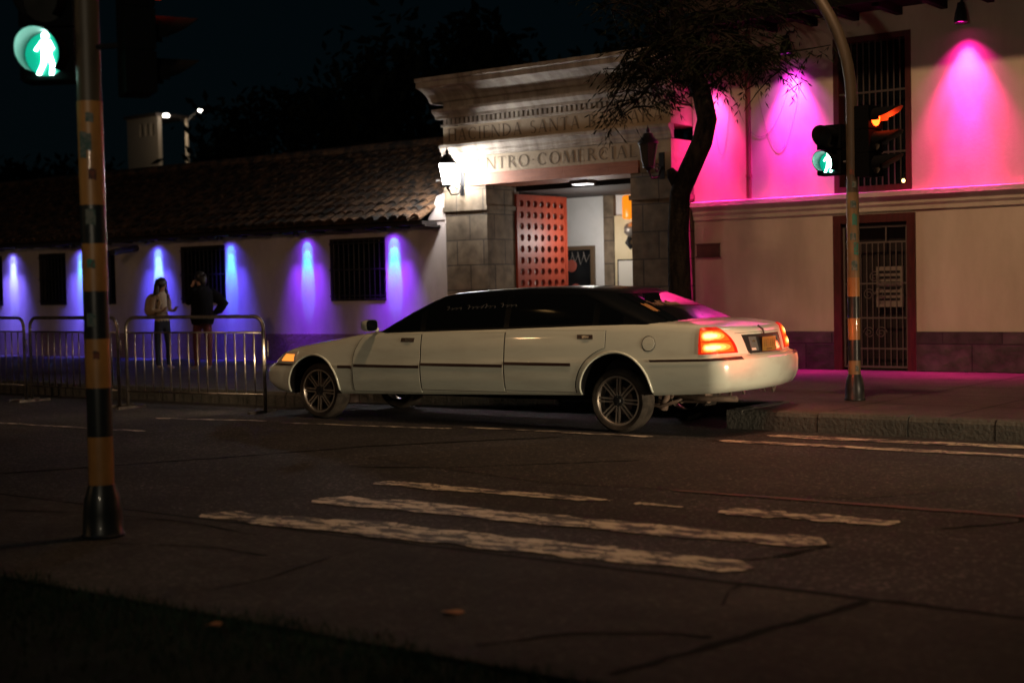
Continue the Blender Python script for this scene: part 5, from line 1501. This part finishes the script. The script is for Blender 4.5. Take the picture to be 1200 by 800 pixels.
m = MB(); rows = [[Gp(11.6 - .25 * k, .36 + .07 * i + .02 * sin(2 * k), .009, 1) for k in range(6)] for i in range(4)]; m.grid(rows); m.build('window_emblem', M['decal_gold'], rw, local=True)

# wheels
def wheel(x, y, s, spin):
    t = empty('wheel', (0, 0, 0)); t.parent = car; t.location = (x, y, .345)
    R = .345; rim = .262; W = .118
    prof = [(rim - .012, -W + .01), (rim + .01, -W), (rim + .05, -W - .004), (R - .018, -W + .012), (R - .004, -W + .03), (R, -W + .05), (R, W - .05), (R - .004, W - .03), (R - .018, W - .012), (rim + .05, W + .004), (rim + .01, W), (rim - .012, W - .01)]
    m = MB(); m.lathe(prof, axis='y', seg=56)
    for gy in (-.05, -.017, .017, .05):
        pass
    ty = m.build('tyre', M['rubber'], t, local=True, smooth=True, angle=35)
    o = s  # outer side sign
    m = MB(); m.lathe([(rim - .002, W * o * .96), (rim + .006, W * o * 1.0), (rim - .012, W * o * 1.0), (rim - .022, W * o * .8), (rim - .035, W * o * .1), (rim - .04, -W * o)], axis='y', seg=56)
    m.build('rim', M['chrome_dull'], t, local=True, smooth=True, angle=50)
    for k in range(8):
        a = spin + 2 * pi * k / 8; m = MB()
        for d in (-.020, .020):
            ca, sa = cos(a), sin(a); nx, nz = -sa, ca
            def q(r, off, yy): return (ca * r + nx * off, yy, sa * r + nz * off)
            y0, y1 = W * o * .62, W * o * .90; wd = .0085
            v = [q(.055, d * .8 - wd, y1 * .95), q(.055, d * .8 + wd, y1 * .95), q(rim - .02, d - wd, y1), q(rim - .02, d + wd, y1), q(.055, d * .8 - wd, y0), q(.055, d * .8 + wd, y0), q(rim - .02, d - wd, y0), q(rim - .02, d + wd, y0)]
            m.add(v, [(0, 1, 3, 2), (4, 6, 7, 5), (0, 2, 6, 4), (1, 5, 7, 3), (0, 4, 5, 1), (2, 3, 7, 6)])
        m.build('spoke', M['chrome_dull'], t, local=True)
    m = MB(); m.lathe([(.001, W * o * .99), (.028, W * o * .98), (.035, W * o * .90), (.062, W * o * .88), (.07, W * o * .6)], axis='y', seg=20)
    for k in range(5):
        a = 2 * pi * k / 5; m.lathe([(.001, W * o * .96), (.009, W * o * .95), (.009, W * o * .8)], c=(.05 * cos(a), 0, .05 * sin(a)), axis='y', seg=8, mi=1)
    m.build('hub', [M['blackp'], M['chrome']], t, local=True, smooth=True, angle=40)
    m = MB(); m.lathe([(.001, W * o * .2), (rim - .04, W * o * .2)], axis='y', seg=24); m.lathe([(.15, W * o * .3), (.15, W * o * .4), (.05, W * o * .42)], axis='y', seg=24, mi=1)
    m.build('brake_disc', [M['car_under'], M['rusty']], t, local=True)
    return t
wheel(0, .757, 1, .05); wheel(0, -.757, -1, .3); wheel(4.32, .757, 1, .05); wheel(4.32, -.757, -1, .2)
# running gear hanging under the tail
m = MB(); m.tube([(0, -.6, .345), (0, -.2, .345), (0, .2, .345), (0, .6, .345)], .04, 10); m.lathe([(.001, -.15), (.08, -.13), (.13, -.05), (.13, .05), (.08, .13), (.001, .15)], c=(-.02, 0, .335), axis='x', seg=16)
m.build('rear_axle', M['rusty'], car, local=True, smooth=True, angle=40)
m = MB(); m.tube([(1.5, .35, .33), (.4, .36, .36), (.0, .38, .46), (-.35, .42, .40), (-.75, .46, .36), (-1.22, .48, .37)], .03, 10); m.build('exhaust_pipe', M['rusty'], car, local=True, smooth=True)
m = MB(); m.lathe([(.001, -.22), (.085, -.2), (.09, .2), (.001, .22)], c=(-.62, .34, .385), axis='x', seg=14); m.build('muffler', M['rusty'], car, local=True, smooth=True, angle=50)
m = MB(); m.tube([(-.1, .52, .30), (-.35, .55, .27), (-.52, .50, .33), (-.6, .3, .40)], .018, 8); m.tube([(-.15, .5, .36), (-.4, .46, .30), (-.48, .45, .46)], .022, 8); m.tube([(-.28, -.45, .3), (-.3, .5, .27)], .014, 8)
m.tube([(-.34, .48, .24), (-.38, .50, .34), (-.42, .50, .46)], [.05, .045, .03], 10); m.tube([(-.5, .38, .30), (-.62, .30, .36), (-.8, .34, .42)], .012, 6); m.build('suspension_link', M['rusty'], car, local=True, smooth=True, angle=40)
m = MB(); m.box(-.25, 3.9, .42, .50, .30, .40); m.box(-.25, 3.9, -.50, -.42, .30, .40); m.build('chassis_rail', M['car_under'], car, local=True)
m = MB(); rn = random.Random(2)
for k in range(9):
    y = .70 - k * .16; p = rear_pt(max(-.6, min(.6, y)), .46, 0); x = p.x + .06 + rn.uniform(0, .1); m = MB(); m.tube([(x, y, .50), (x + rn.uniform(-.04, .04), y + rn.uniform(-.03, .03), .43 - rn.uniform(0, .04))], rn.uniform(.008, .016), 5); m.build('hanging_clip', M['rusty'], rbp, local=True)
# its lamps
lp_ = CW @ Vector((5.36, .74, .77)); lamp('headlamp_light', 'SPOT', lp_, (1, .72, .42), 60, lp_ + Vector((-4, -.2, -.15)), size=.06, angle=120, blend=.8)
lt = CW @ Vector((-1.50, .78, .97)); lamp('tail_lamp_light', 'POINT', lt, (1, .09, .03), 9, size=.08, spec=0)
lt = CW @ Vector((-1.50, -.78, .97)); lamp('tail_lamp_light', 'POINT', lt, (1, .09, .03), 9, size=.08, spec=0)

# ------------------------------------------------------------------ render settings
S.render.engine = 'CYCLES'
S.cycles.use_denoising = True
try: S.cycles.denoiser = 'OPENIMAGEDENOISE'
except Exception: pass
S.cycles.max_bounces = 6; S.cycles.diffuse_bounces = 3; S.cycles.glossy_bounces = 4
S.cycles.sample_clamp_indirect = 6
S.view_settings.view_transform = 'Standard'; S.view_settings.look = 'None'
S.view_settings.exposure = 0; S.view_settings.gamma = 1
S.view_settings.use_curve_mapping = False
